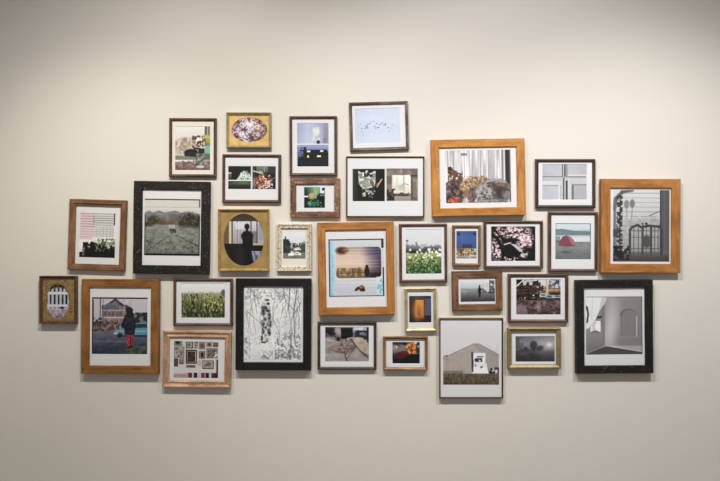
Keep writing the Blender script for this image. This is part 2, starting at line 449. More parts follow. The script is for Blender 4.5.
def p_trees(p):
    p.fill((220, 220, 222))
    p.mottle(p.all, 7, 22)
    rg = p.rng
    p.tex(p.all, 34, (160, 160, 162), .6, .5)
    p.tex(p.mrect(0, 0, 1, .16), 30, (130, 130, 132), .58, .6)
    p.tex(p.mrect(.55, .62, 1, .98), 26, (104, 104, 106), .57, .75); p.tex(p.mrect(.3, .86, 1, 1), 26, (110, 110, 112), .54, .7); p.tex(p.mrect(0, .7, .1, 1), 20, (120, 120, 122), .5, .7)
    for _ in range(26):                                            # thin bare branches
        x, y = rg.uniform(.5, 1) if rg.random() < .7 else rg.uniform(0, .3), rg.uniform(0, .5)
        dx = rg.uniform(-.08, .08); dy = rg.uniform(.12, .34)
        g = rg.uniform(95, 160)
        p.line([(x, y), (x + dx, y + dy * .5), (x + dx * 1.3 + rg.uniform(-.05, .05), y + dy)], rg.uniform(.003, .007), (g, g, g + 2), .8)
    for pts, w in (([(.8, 0), (.78, .3), (.84, .6), (.8, 1)], .009), ([(.93, 0), (.87, .35), (.9, .8)], .009), ([(.68, 0), (.73, .2), (.9, .32)], .006), ([(1, .2), (.84, .42), (.8, .7)], .007), ([(.06, .34), (.3, .5), (.46, .64)], .007), ([(.3, .5), (.44, .36)], .005), ([(.1, 0), (.12, .3), (.06, .6)], .005)):
        p.line(pts, w, (104, 104, 106), .8)
    for x, y, rx, ry in ((.4, .17, .04, .015), (.42, .22, .03, .02), (.35, .28, .055, .03), (.33, .34, .03, .05), (.41, .32, .05, .02), (.44, .4, .03, .06), (.37, .44, .03, .03), (.33, .5, .03, .05), (.46, .5, .02, .05), (.33, .6, .025, .05), (.44, .62, .03, .045), (.31, .7, .02, .045), (.38, .56, .02, .03), (.4, .74, .03, .012), (.34, .76, .05, .012)):
        p.ell(x, y, rx * .95, ry * .95, (36, 36, 38), .9, .35)
    p.tex(p.mell(.38, .48, .09, .3), 26, (196, 196, 198), .56, .7); p.tex(p.mell(.38, .46, .1, .3), 26, (90, 90, 92), .6, .7)
    p.ell(.7, .5, .14, .16, (222, 222, 224), .65, .5); p.rect(.06, .8, .5, .93, (218, 218, 220), .5); p.ell(.18, .5, .12, .2, (222, 222, 224), .5, .5)
    p.dabs(12, .58, .38, .78, .6, .005, .01, [(80, 80, 82)], .7)

def p_bouquet(p):
    p.vg([(0, (218, 216, 214)), (.4, (206, 202, 198))])
    p.rect(.84, 0, 1, .45, (100, 96, 76)); p.rect(.9, 0, .94, .3, (170, 166, 140)); p.rect(.97, 0, 1, .4, (150, 148, 128))
    p.ell(.3, .46, .36, .2, (176, 160, 148), 1, .2); p.dabs(70, .0, .3, .5, .62, .02, .05, [(206, 192, 184), (150, 130, 122), (190, 170, 150), (160, 140, 90), (214, 206, 200)], .8)
    p.ell(.28, .3, .06, .05, (150, 130, 140))
    p.ell(.46, .6, .2, .085, (34, 36, 46)); p.rect(.26, .6, .62, .7, (44, 46, 54)); p.poly([(0, .66), (.6, .7), (.6, .78), (0, .76)], (130, 128, 108))
    p.ell(.95, .56, .13, .16, (120, 170, 156), .9, .3); p.rect(.84, .62, 1, .76, (96, 108, 108)); p.ell(.88, .26, .14, .07, (196, 188, 72), 1, .3); p.ell(.92, .32, .08, .06, (170, 160, 60))
    p.vg([(.76, (176, 160, 158)), (.92, (146, 124, 120)), (1, (104, 90, 92))]); p.rect(0, .77, .5, .8, (222, 216, 214))
    p.tex(p.mrect(0, .78, 1, 1), 20, (96, 74, 72), .55, .7)
    p.dabs(110, .5, .22, .86, .52, .012, .032, [(66, 54, 52), (104, 60, 62), (84, 90, 62), (150, 112, 100), (58, 48, 46), (196, 180, 170)])
    p.ell(.66, .29, .05, .045, (236, 234, 236)); p.ell(.6, .33, .035, .03, (226, 222, 222)); p.ell(.56, .36, .04, .05, (196, 150, 60), .7); p.ell(.74, .3, .04, .03, (220, 214, 210))
    p.rect(.66, .5, .84, .68, (52, 46, 48)); p.rect(.6, .62, .84, .92, (150, 158, 146), .8); p.tex(p.mrect(.6, .62, .84, .92), 14, (86, 96, 82), .5); p.ell(.72, .92, .12, .03, (190, 196, 190))

def p_chintz(p):
    p.fill((150, 116, 120))
    p.dabs(150, 0, 0, 1, 1, .02, .055, [(96, 44, 58), (206, 196, 214), (120, 70, 80), (222, 214, 222), (84, 50, 56), (170, 130, 110)], .9)
    for x, y, r, c in ((.35, .22, .12, (216, 204, 222)), (.14, .55, .1, (206, 168, 208)), (.34, .78, .13, (222, 222, 230)), (.6, .2, .1, (226, 214, 210)), (.72, .36, .1, (224, 206, 190)), (.5, .45, .12, (208, 198, 214)), (.7, .7, .1, (206, 190, 196)), (.48, .3, .08, (226, 220, 226)), (.86, .45, .07, (196, 170, 170))):
        p.ell(x, y, r, r / p.asp, c, .9, .3)
    p.dabs(40, .08, .08, .92, .92, .008, .02, [(90, 60, 70), (130, 40, 50), (60, 60, 66)], .8)
    p.dabs(22, .5, .75, .9, .98, .015, .03, [(70, 30, 40), (50, 40, 50)], .9)
    for k_ in range(70):
        a_ = p.rng.uniform(0, 6.283); r_ = p.rng.uniform(.36, .49)
        p.ell(.5 + r_ * math.cos(a_), .5 + r_ * math.sin(a_), .022, .028, [(92, 42, 54), (120, 72, 76), (70, 40, 46), (196, 170, 178)][k_ % 4], .85, .3)
    p.tex(p.all, 14, (96, 62, 72), .62, .7)
    p.ell(.37, .5, .05, .04, (84, 96, 104))

def p_night_a(p):
    p.fill((26, 26, 30)); p.vg([(.0, (40, 42, 44)), (.5, (26, 28, 30))])
    p.rect(0, .28, .14, .34, (206, 204, 200)); p.rect(.04, .32, .14, .56, (96, 98, 100)); p.rect(.0, .48, .14, .62, (60, 62, 62))
    p.poly([(.36, .6), (.5, .4), (.66, .2), (.84, .24), (.98, .4), (1, .66), (.7, .66)], (178, 206, 192))
    p.tex(p.mell(.75, .42, .24, .24), 12, (98, 142, 122), .52, .9); p.dabs(16, .5, .3, .95, .6, .02, .04, [(226, 236, 228)], .9)
    p.rect(0, .6, 1, .645, (222, 226, 214)); p.vg([(.645, (44, 50, 44)), (.75, (72, 80, 64)), (1, (24, 24, 22))], 0, 1); p.ell(.65, .72, .4, .07, (116, 126, 98), .6, .5)

def p_night_b(p):
    p.fill((40, 32, 36)); p.vg([(0, (118, 138, 122)), (.22, (92, 106, 92)), (.3, (44, 36, 40))], .18, .66); p.rect(.66, 0, 1, .3, (66, 56, 64)); p.rect(.5, 0, .54, .24, (160, 172, 160), .6)
    p.rect(0, 0, .12, 1, (66, 60, 68)); p.ell(.06, .72, .12, .2, (146, 132, 146), .8, .4); p.line([(.04, .2), (.3, .28), (.46, .34)], .022, (220, 206, 196)); p.line([(.3, .22), (.44, .26)], .014, (236, 226, 220))
    p.tex(p.mell(.46, .66, .34, .32, .3), 8, (198, 120, 78), .45, .95); p.tex(p.mell(.46, .66, .34, .32, .3), 10, (104, 48, 34), .55, .9)
    p.dabs(60, .2, .4, .76, .95, .012, .035, [(238, 210, 188), (214, 140, 96), (246, 236, 230), (236, 196, 170)], .95, 1, 60)
    p.dabs(26, .52, .6, .86, 1, .014, .035, [(244, 230, 226), (230, 196, 186)], .9); p.dabs(30, .3, .4, 1, .95, .01, .022, [(40, 26, 30), (84, 66, 80)], .9)
    p.line([(.74, .6), (1, .48)], .011, (170, 158, 166), .8); p.line([(.8, .7), (1, .64)], .008, (130, 120, 132), .7); p.dabs(16, .0, .85, .6, 1, .012, .026, [(210, 206, 214), (40, 36, 40)])

def p_curtain(p):
    p.hg([(0, (140, 152, 190)), (.3, (178, 188, 220)), (.5, (176, 184, 212)), (.8, (150, 156, 188)), (1, (142, 140, 172))])
    p.vg([(0, (160, 168, 204)), (1, (190, 198, 224))], 0, .8, .35)
    p.ell(.61, .42, .1, .2, (216, 216, 206), .9, .4); p.tex(p.mrect(.48, .2, .72, .85), 10, (220, 220, 206), .54, .6)
    p.ell(.52, .75, .06, .1, (206, 208, 214), .8, .3); p.ell(.67, .92, .055, .09, (30, 42, 48)); p.ell(.92, .5, .06, .5, (150, 128, 158), .8, .4); p.ell(.88, .85, .05, .15, (140, 110, 136), .7, .4)

def p_housenight(p):
    p.vg([(0, (148, 160, 214)), (.3, (110, 122, 178)), (1, (60, 66, 104))])
    p.tex(p.mrect(0, .1, .3, .6), 12, (38, 40, 56), .5, .9)
    p.poly([(.18, .28), (.24, .2), (.94, .2), (1, .4), (1, 1), (0, 1), (0, .6), (.2, .5)], (26, 28, 36)); p.ell(.25, .14, .04, .06, (30, 32, 44))
    p.tex(p.mrect(0, .5, 1, 1), 14, (40, 46, 48), .55, .7)
    for x, y, w_, h_ in ((.31, .25, .1, .08), (.73, .24, .1, .07), (.32, .47, .05, .11), (.63, .48, .12, .08)):
        p.rect(x, y, x + w_, y + h_, (240, 238, 176))
    p.dabs(10, .05, .6, .95, .98, .006, .012, [(90, 96, 104)], .7)

def p_green(p):
    p.fill((22, 48, 42)); p.vg([(0, (28, 84, 66)), (.5, (20, 46, 40)), (1, (10, 36, 30))])
    p.ell(.5, .1, .3, .3, (110, 160, 130), .8, .5); p.rect(.44, 0, .72, .36, (142, 180, 134), .8); p.ell(.38, .44, .2, .16, (176, 160, 104), .95, .3); p.ell(.36, .4, .1, .1, (208, 176, 112), .7, .5)
    p.rect(.55, .2, .6, .55, (210, 220, 170), .6); p.rect(.76, .0, .98, .3, (206, 210, 226)); p.ell(.92, .1, .06, .07, (24, 26, 40)); p.rect(.7, .3, 1, 1, (14, 34, 34), .8)
    p.rect(0, .42, .18, .48, (222, 232, 226)); p.ell(.45, .8, .3, .1, (52, 134, 100), .9, .4); p.tex(p.mrect(.2, .62, .85, .95), 10, (104, 184, 144), .56, .9); p.ell(.6, .78, .14, .1, (40, 104, 84), .8, .4)
    p.dabs(8, .8, .28, .98, .45, .015, .03, [(222, 226, 232)], .8)

def p_silhouette(p):
    p.fill((40, 36, 40)); p.vg([(0, (66, 56, 48)), (.16, (74, 66, 60))])
    p.vg([(.15, (206, 200, 206)), (.35, (178, 172, 182)), (.57, (164, 158, 166))], .06, .98)
    p.rect(.0, .15, .14, .6, (112, 92, 74)); p.rect(.14, .16, .2, .56, (206, 196, 150)); p.rect(.2, .15, .24, .58, (104, 98, 100)); p.rect(.33, .15, .35, .56, (140, 132, 140)); p.rect(.4, .3, .42, .56, (150, 144, 156))
    p.rect(.66, .15, .69, .55, (96, 92, 98)); p.rect(.8, .15, .835, .56, (84, 82, 88)); p.rect(.85, .2, .98, .5, (150, 152, 166)); p.rect(.3, .18, .5, .3, (214, 210, 222), .7); p.rect(.7, .34, .8, .56, (128, 124, 124))
    p.rect(.72, .56, 1, .6, (186, 170, 140)); p.rect(0, .57, .5, 1, (34, 28, 32)); p.rect(.72, .6, 1, .74, (24, 22, 28)); p.vg([(.71, (150, 154, 186)), (1, (110, 114, 140))], .66, 1)
    p.tex(p.mrect(.66, .72, 1, 1), 10, (70, 74, 100), .55, .8)
    p.rect(.3, .6, .5, 1, (56, 44, 42), .6)
    p.ell(.575, .25, .06, .055, (22, 20, 26)); p.rect(.51, .265, .64, .285, (22, 20, 26)); p.rect(.545, .28, .61, .36, (30, 26, 32)); p.ell(.58, .43, .145, .1, (22, 20, 26)); p.rect(.46, .42, .51, .66, (22, 20, 26)); p.rect(.66, .42, .71, .64, (22, 20, 26)); p.rect(.5, .42, .68, .7, (20, 19, 25)); p.poly([(.52, .66), (.67, .66), (.76, 1), (.5, 1)], (18, 17, 23))

def p_crossroads(p):
    p.vg([(0, (214, 218, 226)), (.4, (206, 210, 214)), (.55, (180, 184, 180))])
    p.tex(p.mrect(0, .26, .3, .9), 9, (40, 52, 58), .42, 1); p.ell(.12, .6, .2, .3, (44, 54, 58), .95, .3); p.ell(.1, .3, .04, .16, (56, 66, 70), .9)
    p.tex(p.mrect(.25, .4, 1, .78), 13, (52, 70, 64), .46, 1); p.tex(p.mrect(.1, .5, 1, .8), 14, (72, 88, 80), .5, .8); p.ell(.95, .6, .12, .22, (64, 84, 74), .9, .4)
    p.rect(0, .78, 1, 1, (132, 130, 118)); p.tex(p.mrect(.0, .78, 1, 1), 12, (98, 98, 88), .5, .7)
    p.poly([(.5, .6), (.72, .56), (.76, .66), (.52, .7)], (214, 208, 202)); p.poly([(.22, .82), (.4, .76), (.52, .8), (.5, .88), (.24, .9)], (232, 230, 228)); p.poly([(.55, .72), (.85, .8), (.8, .88), (.54, .86)], (226, 220, 212)); p.dabs(10, .3, .66, .9, .86, .012, .03, [(50, 52, 54)], .8)

def p_film(p):
    p.vg([(0, (196, 202, 212)), (.5, (204, 196, 190)), (.75, (206, 208, 216)), (1, (190, 196, 208))])
    p.hg([(0, (96, 160, 190)), (.05, (150, 200, 220)), (.14, (200, 210, 220))], .03, 1, .9); p.tex(p.mrect(0.02, .3, .1, 1), 8, (120, 190, 210), .55, .5, sy=14)
    for j in range(13):
        p.rect(.1, .72 + j * .021, .95, .728 + j * .021, (172, 176, 186), .6)
    x0, y0, x1, y1 = .13, .14, .95, .68
    rr = np.maximum(np.maximum(np.abs(p.X - (x0 + x1) / 2) - (x1 - x0) / 2 + .07, 0) ** 2 + np.maximum(np.abs(p.Y - (y0 + y1) / 2) - (y1 - y0) / 2 + .07, 0) ** 2, 0)
    m = (rr < .07 ** 2).astype(float)
    g = np.stack([np.interp(p.Y, [.14, .3, .44, .53, .56, .6, .68], c) for c in ([176, 212, 218, 196, 150, 204, 112], [152, 188, 194, 168, 122, 176, 90], [136, 172, 176, 138, 96, 132, 66])], -1)
    p.put2(m, g)
    p.put(m * np.clip((p.X - .62) / .3, 0, 1), (44, 32, 78), .75); p.put(m * (p.Y < .3) * np.clip((p.X - .55) / .3, 0, 1), (60, 50, 110), .5)
    p.ell(.24, .2, .1, .06, (76, 48, 26), .95, .4); p.ell(.3, .19, .06, .03, (150, 110, 60), .8, .4)
    for j in range(7):
        p.rect(.3, .18 + j * .05, .92, .185 + j * .05, (236, 224, 218), .5)
    p.put(m * ((p.Y > .585) & (p.Y < .6)), (70, 54, 40), .8); p.tex(m * (p.Y > .5) * (p.Y < .66) * (p.X < .6), 24, (104, 78, 50), .52, .7, sy=10)
    p.ell(.55, .58, .045, .08, (120, 88, 50), .9, .3); p.ell(.69, .57, .045, .09, (52, 32, 34)); p.ell(.69, .48, .025, .03, (52, 32, 34)); p.put(m * (p.Y > .6) * np.clip((p.X - .6) / .2, 0, 1), (34, 26, 50), .8)
    p.poly([(.45, .9), (.5, .84), (.55, .82), (.6, .8), (.64, .84), (.66, .91), (.58, .92), (.54, .88), (.5, .91)], (72, 48, 28)); p.ell(.58, .84, .04, .025, (170, 120, 60), .9)
    p.poly([(.88, .82), (.96, .66), (1, .7), (.98, .95), (.86, .97)], (110, 186, 202), .8); p.ell(.92, .95, .06, .04, (140, 206, 218), .8, .4); p.tex(p.mrect(.86, .66, .98, 1), 9, (206, 222, 232), .52, .8)
    p.rect(0, 0, 1, .018, BK); p.rect(0, 0, .018, 1, (40, 30, 60), .85); p.rect(0, .985, 1, 1, (40, 60, 78)); p.hg([(.955, (80, 30, 60)), (1, (44, 24, 60))], .0, .16, .95); p.hg([(.975, (110, 36, 70)), (1, (56, 24, 60))], .5, 1, .95)

def p_bed(p):
    p.vg([(0, (112, 106, 110)), (.35, (134, 128, 126)), (1, (150, 146, 142))])
    p.rect(.0, 0, .22, .28, (62, 48, 56)); p.ell(.1, .2, .12, .06, (142, 96, 78), .8, .4); p.tex(p.mrect(0, 0, .25, .3), 10, (32, 32, 44), .5); p.ell(.3, .1, .08, .12, (160, 148, 156), .9, .4); p.ell(.38, .18, .05, .05, (176, 164, 166), .9, .4); p.ell(.3, .34, .05, .06, (40, 36, 38), .9, .4)
    p.rect(.36, .02, .63, .34, (24, 28, 30)); p.vg([(0, (176, 178, 198)), (.12, (132, 134, 150)), (.3, (84, 86, 100))], .63, 1); p.rect(.66, 0, .86, .08, (198, 198, 212)); p.tex(p.mrect(.63, .1, 1, .36), 7, (40, 42, 54), .5, .9); p.rect(.95, 0, 1, .45, (40, 40, 54)); p.ell(.9, .3, .1, .06, (36, 40, 56), .9, .4)
    p.poly([(0, .32), (.18, .34), (.32, .44), (.3, .56), (0, .62)], (150, 146, 146)); p.poly([(0, .34), (.16, .36), (.26, .42), (0, .4)], (176, 172, 172), .7)
    p.poly([(.04, .6), (.3, .46), (.42, .4), (.5, .32), (.66, .28), (.74, .5), (.66, .7), (.5, .8), (.3, .74), (.08, .7)], (138, 120, 114)); p.poly([(.4, .4), (.52, .31), (.66, .28), (.7, .34), (.54, .38), (.44, .46)], (164, 150, 144))
    m = p.mpoly([(.28, .46), (.5, .33), (.66, .29), (.74, .52), (.6, .76), (.46, .8), (.3, .74)])
    p.tex(m, 14, (94, 78, 76), .54, .75); p.tex(m, 16, (166, 150, 144), .6, .6)
    p.poly([(.62, .34), (.72, .29), (.84, .3), (.95, .4), (1, .52), (1, .9), (.86, .8), (.74, .62)], (168, 152, 138)); p.poly([(.66, .32), (.8, .3), (.9, .4), (.8, .42)], (186, 172, 158), .8); p.poly([(.78, .66), (1, .8), (1, .94), (.84, .82)], (120, 110, 104), .8)
    p.line([(.61, .37), (.7, .54), (.8, .68), (1, .88)], .013, (66, 60, 60), .85); p.line([(.44, .72), (.46, .84), (.5, .97)], .013, (66, 62, 62), .85); p.line([(.48, .95), (.56, .8), (.62, .7)], .009, (84, 78, 78), .8); p.line([(.04, .6), (.3, .72), (.44, .74)], .008, (100, 92, 90), .7)
    p.vg([(.76, (158, 156, 152)), (1, (138, 136, 136))], 0, .44, .7); p.poly([(.52, .96), (.62, .76), (.78, .72), (.96, .92), (.96, 1), (.5, 1)], (146, 138, 138), .8); p.ell(.66, .84, .08, .1, (164, 158, 158), .6, .5); p.mottle(p.all, 10, 22)

def p_birds(p):
    p.vg([(0, (190, 198, 220)), (.3, (198, 206, 226)), (.6, (188, 202, 226)), (1, (200, 208, 224))]); p.hg([(0, (176, 188, 216)), (.4, (196, 204, 226)), (1, (194, 202, 222))], 0, 1, .4)
    pts = [(.15, .57), (.24, .5), (.26, .53), (.27, .48), (.23, .57), (.28, .55), (.33, .42), (.29, .44), (.42, .37), (.48, .43), (.43, .51), (.46, .56), (.5, .55), (.53, .55), (.56, .46), (.61, .42), (.65, .47), (.68, .44), (.68, .48), (.74, .55), (.81, .57), (.76, .66), (.17, .74), (.15, .66), (.13, .44), (.84, .48), (.36, .38), (.52, .48)]
    for i, (x, y) in enumerate(pts):
        p.ell(x, y, .013 if i < 20 else .009, .012, (58, 62, 84), .95 if i < 20 else .6, .4, 30 * (i % 3 - 1))

def p_leafshadow(p):
    p.fill((36, 33, 30)); p.hg([(0, (70, 66, 60)), (.2, (38, 35, 32)), (.7, (34, 30, 28)), (1, (30, 27, 26))])
    m = p.mpoly([(.17, .06), (.3, .12), (.44, .04), (.58, .1), (.72, .06), (.72, .36), (.66, .56), (.54, .58), (.4, .64), (.3, .6), (.2, .45)])
    p.put(m, (210, 212, 200)); p.tex(m, 8, (120, 126, 112), .55, .8); p.tex(p.mrect(.36, .06, .62, .24), 9, (34, 34, 30), .44, .95); p.tex(p.mrect(.54, .36, .66, .62), 9, (60, 66, 58), .5, .8)
    p.ell(.46, .48, .09, .1, (150, 160, 150), .8, .4); p.line([(.76, .55), (.9, .32)], .02, (216, 170, 146)); p.line([(.7, .52), (.8, .42)], .012, (196, 130, 100), .8)
    p.dabs(26, .3, .66, .68, .9, .02, .045, [(210, 212, 196), (176, 178, 160)], .9); p.tex(p.mrect(.25, .64, .75, .95), 11, (36, 33, 30), .5, .9)

def p_windowroom(p):
    p.vg([(0, (128, 112, 106)), (.5, (150, 138, 130)), (1, (112, 100, 94))]); p.mottle(p.all, 9, 22)
    p.rect(.18, .2, .78, .76, (212, 208, 196)); p.vg([(.22, (232, 232, 224)), (.6, (206, 204, 194))], .22, .54); p.vg([(.2, (236, 234, 226)), (.7, (212, 206, 196))], .58, .76); p.rect(.3, .24, .38, .56, (190, 200, 192), .6)
    p.rect(.535, .2, .575, .7, (180, 168, 158)); p.line([(.44, .56), (.56, .46), (.7, .5)], .012, (150, 138, 128)); p.ell(.48, .58, .12, .08, (186, 178, 168), .8, .4)
    p.rect(.78, .18, .84, 1, (96, 84, 76)); p.rect(.8, .0, 1, .3, (116, 104, 98)); p.rect(.76, .2, 1, .24, (60, 52, 48), .7); p.rect(0, .22, .16, .48, (104, 90, 84), .7); p.rect(.45, .02, .5, .13, (180, 168, 158), .7)
    p.tex(p.mrect(.0, .62, .28, 1), 10, (44, 40, 42), .47, .95); p.rect(.2, .77, .7, .84, (106, 84, 74)); p.tex(p.mrect(.2, .74, .72, .86), 16, (70, 56, 50), .5, .8); p.vg([(.86, (166, 156, 148)), (1, (140, 130, 124))], .25, .78); p.rect(.84, .4, .94, .8, (128, 114, 106))

def p_couch(p):
    p.fill((196, 192, 196))
    n = p.noise(40, 1, 2); g = 150 + 100 * n
    p.put2(p.mrect(0, 0, .95, .66), np.stack([g, g * .985, g * 1.0], -1))
    for i in range(22):
        p.rect(.03 + i * .042, 0, .038 + i * .042, .6, (136, 128, 132), .3 + .5 * ((i * 7) % 3 == 0))
    p.rect(.24, .05, .33, .1, (104, 104, 100), .7); p.rect(.14, .02, .22, .5, (214, 216, 222), .6)
    p.rect(.92, 0, .985, .72, (62, 58, 58)); p.rect(.86, 0, .89, .6, (134, 120, 114), .8); p.rect(.985, 0, 1, 1, (120, 112, 112))
    p.poly([(.03, .34), (.08, .31), (.12, .36), (.22, .44), (.27, .54), (.2, .64), (.04, .62)], (116, 84, 70)); p.ell(.065, .34, .035, .035, (72, 48, 42)); p.tex(p.mrect(.03, .38, .26, .64), 12, (70, 48, 42), .52, .8); p.dabs(9, .04, .44, .2, .62, .008, .016, [(222, 214, 208)], .85)
    p.poly([(0, .64), (.06, .58), (.22, .6), (.3, .86), (.3, 1), (0, 1)], (96, 76, 74)); p.tex(p.mrect(0, .6, .3, 1), 15, (154, 132, 128), .55, .8); p.tex(p.mrect(0, .6, .28, 1), 15, (58, 44, 46), .58, .8)
    p.poly([(.2, .66), (.28, .56), (.42, .5), (.56, .5), (.66, .56), (.6, .7), (.48, .9), (.36, .98), (.28, .84)], (142, 114, 88))
    for j in range(7):                                             # zigzag crochet rows
        for i in range(16):
            x, y = .24 + i * .026 + (j % 2) * .013, .52 + j * .034 + .02 * math.sin(i * .9)
            if x < .64 - j * .012:
                p.ell(x, y, .015, .017, [(198, 160, 104), (222, 204, 172), (120, 88, 66), (168, 132, 92)][int(p.rng.integers(4))], .75, .4, 30)
    p.poly([(.36, .72), (.54, .66), (.5, .86), (.42, .99), (.35, .99)], (118, 96, 96)); p.tex(p.mrect(.34, .66, .54, 1), 16, (78, 62, 66), .5, .75); p.tex(p.mrect(.34, .66, .54, 1), 18, (176, 150, 140), .62, .7)
    p.ell(.74, .8, .28, .25, (138, 134, 131), 1, .06); p.ell(.8, .72, .17, .12, (116, 94, 86), .9, .3); p.ell(.84, .82, .11, .12, (66, 56, 56), .9, .4); p.ell(.82, .68, .11, .026, (152, 114, 90), .8, .4); p.ell(.8, .6, .12, .03, (150, 146, 144), .8, .4)
    p.tex(p.mell(.6, .84, .16, .18), 20, (178, 176, 174), .52, .8); p.tex(p.mell(.74, .8, .28, .25), 18, (78, 72, 70), .56, .8); p.line([(.46, .96), (.54, .72), (.64, .6), (.76, .555), (.92, .62)], .012, (172, 170, 170), .7)
    p.rect(.5, .95, .95, 1, (146, 146, 146)); p.tex(p.mrect(.5, .9, .95, 1), 16, (90, 86, 86), .52, .7); p.ell(.94, .84, .08, .1, (132, 128, 132), .9, .3); p.tex(p.mrect(.84, .72, 1, .98), 14, (80, 76, 80), .52, .8)
    p.ell(.12, .94, .09, .05, (176, 84, 64)); p.dabs(12, .03, .9, .22, .99, .01, .018, [(206, 128, 104), (130, 56, 44)], .85); p.poly([(.24, 1), (.28, .9), (.34, 1)], (192, 192, 192), .8)

def p_field(p):
    p.vg([(0, (206, 212, 216)), (.36, (202, 206, 208)), (.4, (150, 156, 158))]); p.rect(0, .38, 1, .44, (108, 110, 114)); p.tex(p.mrect(0, .34, 1, .42), 12, (120, 124, 128), .5, .8)
    p.rect(.03, .24, .05, .5, (70, 76, 76)); p.rect(0, .24, .08, .27, (84, 90, 90)); p.rect(.28, .28, .32, .42, (120, 126, 132)); p.ell(.46, .38, .06, .05, (170, 176, 176))
    p.rect(0, .44, 1, .58, (76, 80, 80)); p.rect(.1, .47, .3, .54, (50, 46, 50)); p.rect(.5, .41, .96, .46, (88, 84, 90))
    p.vg([(.54, (150, 160, 96)), (.7, (112, 140, 78)), (.85, (62, 104, 60)), (1, (44, 84, 50))]); p.tex(p.mrect(0, .54, 1, 1), 22, (176, 184, 116), .56, .8); p.tex(p.mrect(0, .62, 1, 1), 22, (40, 78, 44), .55, .8)
    p.dabs(34, 0, .44, 1, .64, .018, .038, [(238, 238, 226), (226, 226, 206)], .95, 1.1); p.dabs(24, 0, .6, .9, .76, .015, .025, [(214, 212, 150), (196, 204, 130)], .8)

def p_table(p):
    p.vg([(0, (66, 92, 150)), (.3, (74, 104, 168)), (.55, (66, 88, 146)), (.64, (60, 70, 112))]); p.hg([(0, (60, 76, 132)), (.25, (78, 98, 158)), (.5, (64, 96, 156)), (1, (56, 86, 140))], 0, .6, .5)
    p.ell(.11, .1, .07, .05, (40, 50, 92)); p.ell(.9, .1, .06, .05, (36, 46, 88)); p.rect(.3, .48, .76, .6, (56, 58, 104)); p.rect(.34, .5, .72, .53, (70, 74, 126))
    p.vg([(.62, (120, 108, 92)), (1, (104, 94, 92))]); p.dabs(110, 0, .64, 1, .98, .02, .05, [(230, 222, 200), (176, 136, 66), (90, 66, 44), (214, 186, 120), (60, 56, 66), (220, 220, 226)], .9, .8); p.ell(.54, .72, .16, .07, (186, 140, 70), .7, .4)
    p.rect(.0, .9, 1, .97, (190, 186, 190), .5); p.rect(0, .97, 1, 1, (40, 46, 84))

def p_blossom(p):
    p.fill((36, 28, 32)); p.mottle(p.all, 8, 16)
    for cx, cy, rx, ry in ((.17, .2, .12, .2), (.46, .18, .18, .18), (.76, .22, .15, .22), (.12, .66, .14, .3), (.72, .45, .14, .2), (.74, .8, .1, .1), (.88, .4, .08, .2), (.56, .06, .2, .08)):
        p.tex(p.mell(cx, cy, rx, ry, .3), 15, (206, 168, 176), .42, .95, octv=3); p.tex(p.mell(cx, cy, rx, ry, .3), 18, (240, 222, 226), .55, .9)
    p.tex(p.all, 16, (30, 22, 26), .6, .85)
    p.line([(0, .2), (.14, .34), (.24, .6), (.28, .95)], .035, (24, 20, 22)); p.line([(.06, .04), (.2, .3), (.3, .4), (.5, .44)], .02, (24, 20, 22)); p.line([(.3, .4), (.46, .36), (.62, .4)], .025, (28, 24, 26))
    p.poly([(.3, .56), (.4, .5), (.56, .6), (.68, .78), (.6, .88), (.46, .98), (.32, .96), (.28, .72)], (24, 22, 24)); p.poly([(.44, .5), (.56, .52), (.68, .66), (.72, .74), (.64, .72), (.54, .6)], (186, 190, 188)); p.line([(.3, .52), (.44, .47)], .015, (196, 196, 194)); p.dabs(12, .26, .9, .6, 1, .01, .025, [(214, 196, 200)], .9); p.rect(.92, .4, 1, 1, (34, 26, 30), .7)

def p_figure(p):
    p.vg([(0, (212, 214, 220)), (.34, (186, 188, 194)), (.44, (150, 152, 158)), (.56, (128, 128, 132)), (1, (60, 60, 64))]); p.poly([(0, .44), (.1, .38), (.3, .44), (.5, .42), (.5, .5), (0, .52)], (140, 142, 150)); p.ell(.1, .5, .1, .1, (150, 152, 158), .8, .5)
    p.tex(p.mrect(.5, .4, 1, .62), 12, (60, 60, 64), .48, .9); p.tex(p.mrect(.5, .36, 1, .56), 10, (220, 220, 224), .55, .8); p.rect(.84, 0, .87, .66, (60, 60, 66)); p.rect(.85, .04, 1, .06, (80, 80, 86)); p.tex(p.mrect(.84, .04, 1, .66), 8, (90, 92, 100), .5, .9); p.rect(.94, .1, .97, .6, (50, 50, 56)); p.mottle(p.mrect(0, .55, 1, 1), 14, 12)
    p.ell(.56, .28, .022, .045, (34, 34, 40)); p.ell(.555, .5, .045, .18, (36, 36, 42)); p.rect(.525, .55, .585, .8, (40, 40, 46)); p.dabs(8, .5, .18, .8, .32, .006, .012, [(150, 152, 158)])

def p_glow(p):
    p.fill((44, 36, 40)); p.vg([(0, (66, 62, 72)), (.2, (46, 38, 40)), (1, (36, 32, 40))]); p.hg([(.66, (70, 60, 70)), (.82, (84, 90, 124)), (1, (72, 80, 120))], .1, .74); p.rect(.68, .74, 1, 1, (40, 36, 48))
    p.ell(.4, .5, .32, .42, (150, 92, 46), .9, .5); p.rect(.28, .15, .66, .8, (206, 132, 52)); p.vg([(.15, (222, 150, 62)), (.5, (206, 128, 56)), (.85, (176, 108, 54))], .3, .66, .9); p.ell(.34, .55, .12, .3, (196, 140, 72), .6, .5); p.ell(.44, .6, .1, .2, (160, 82, 48), .5, .6); p.line([(.4, .62), (.54, .82)], .02, (120, 70, 40), .7); p.rect(.3, .8, .66, .86, (130, 84, 46), .7)

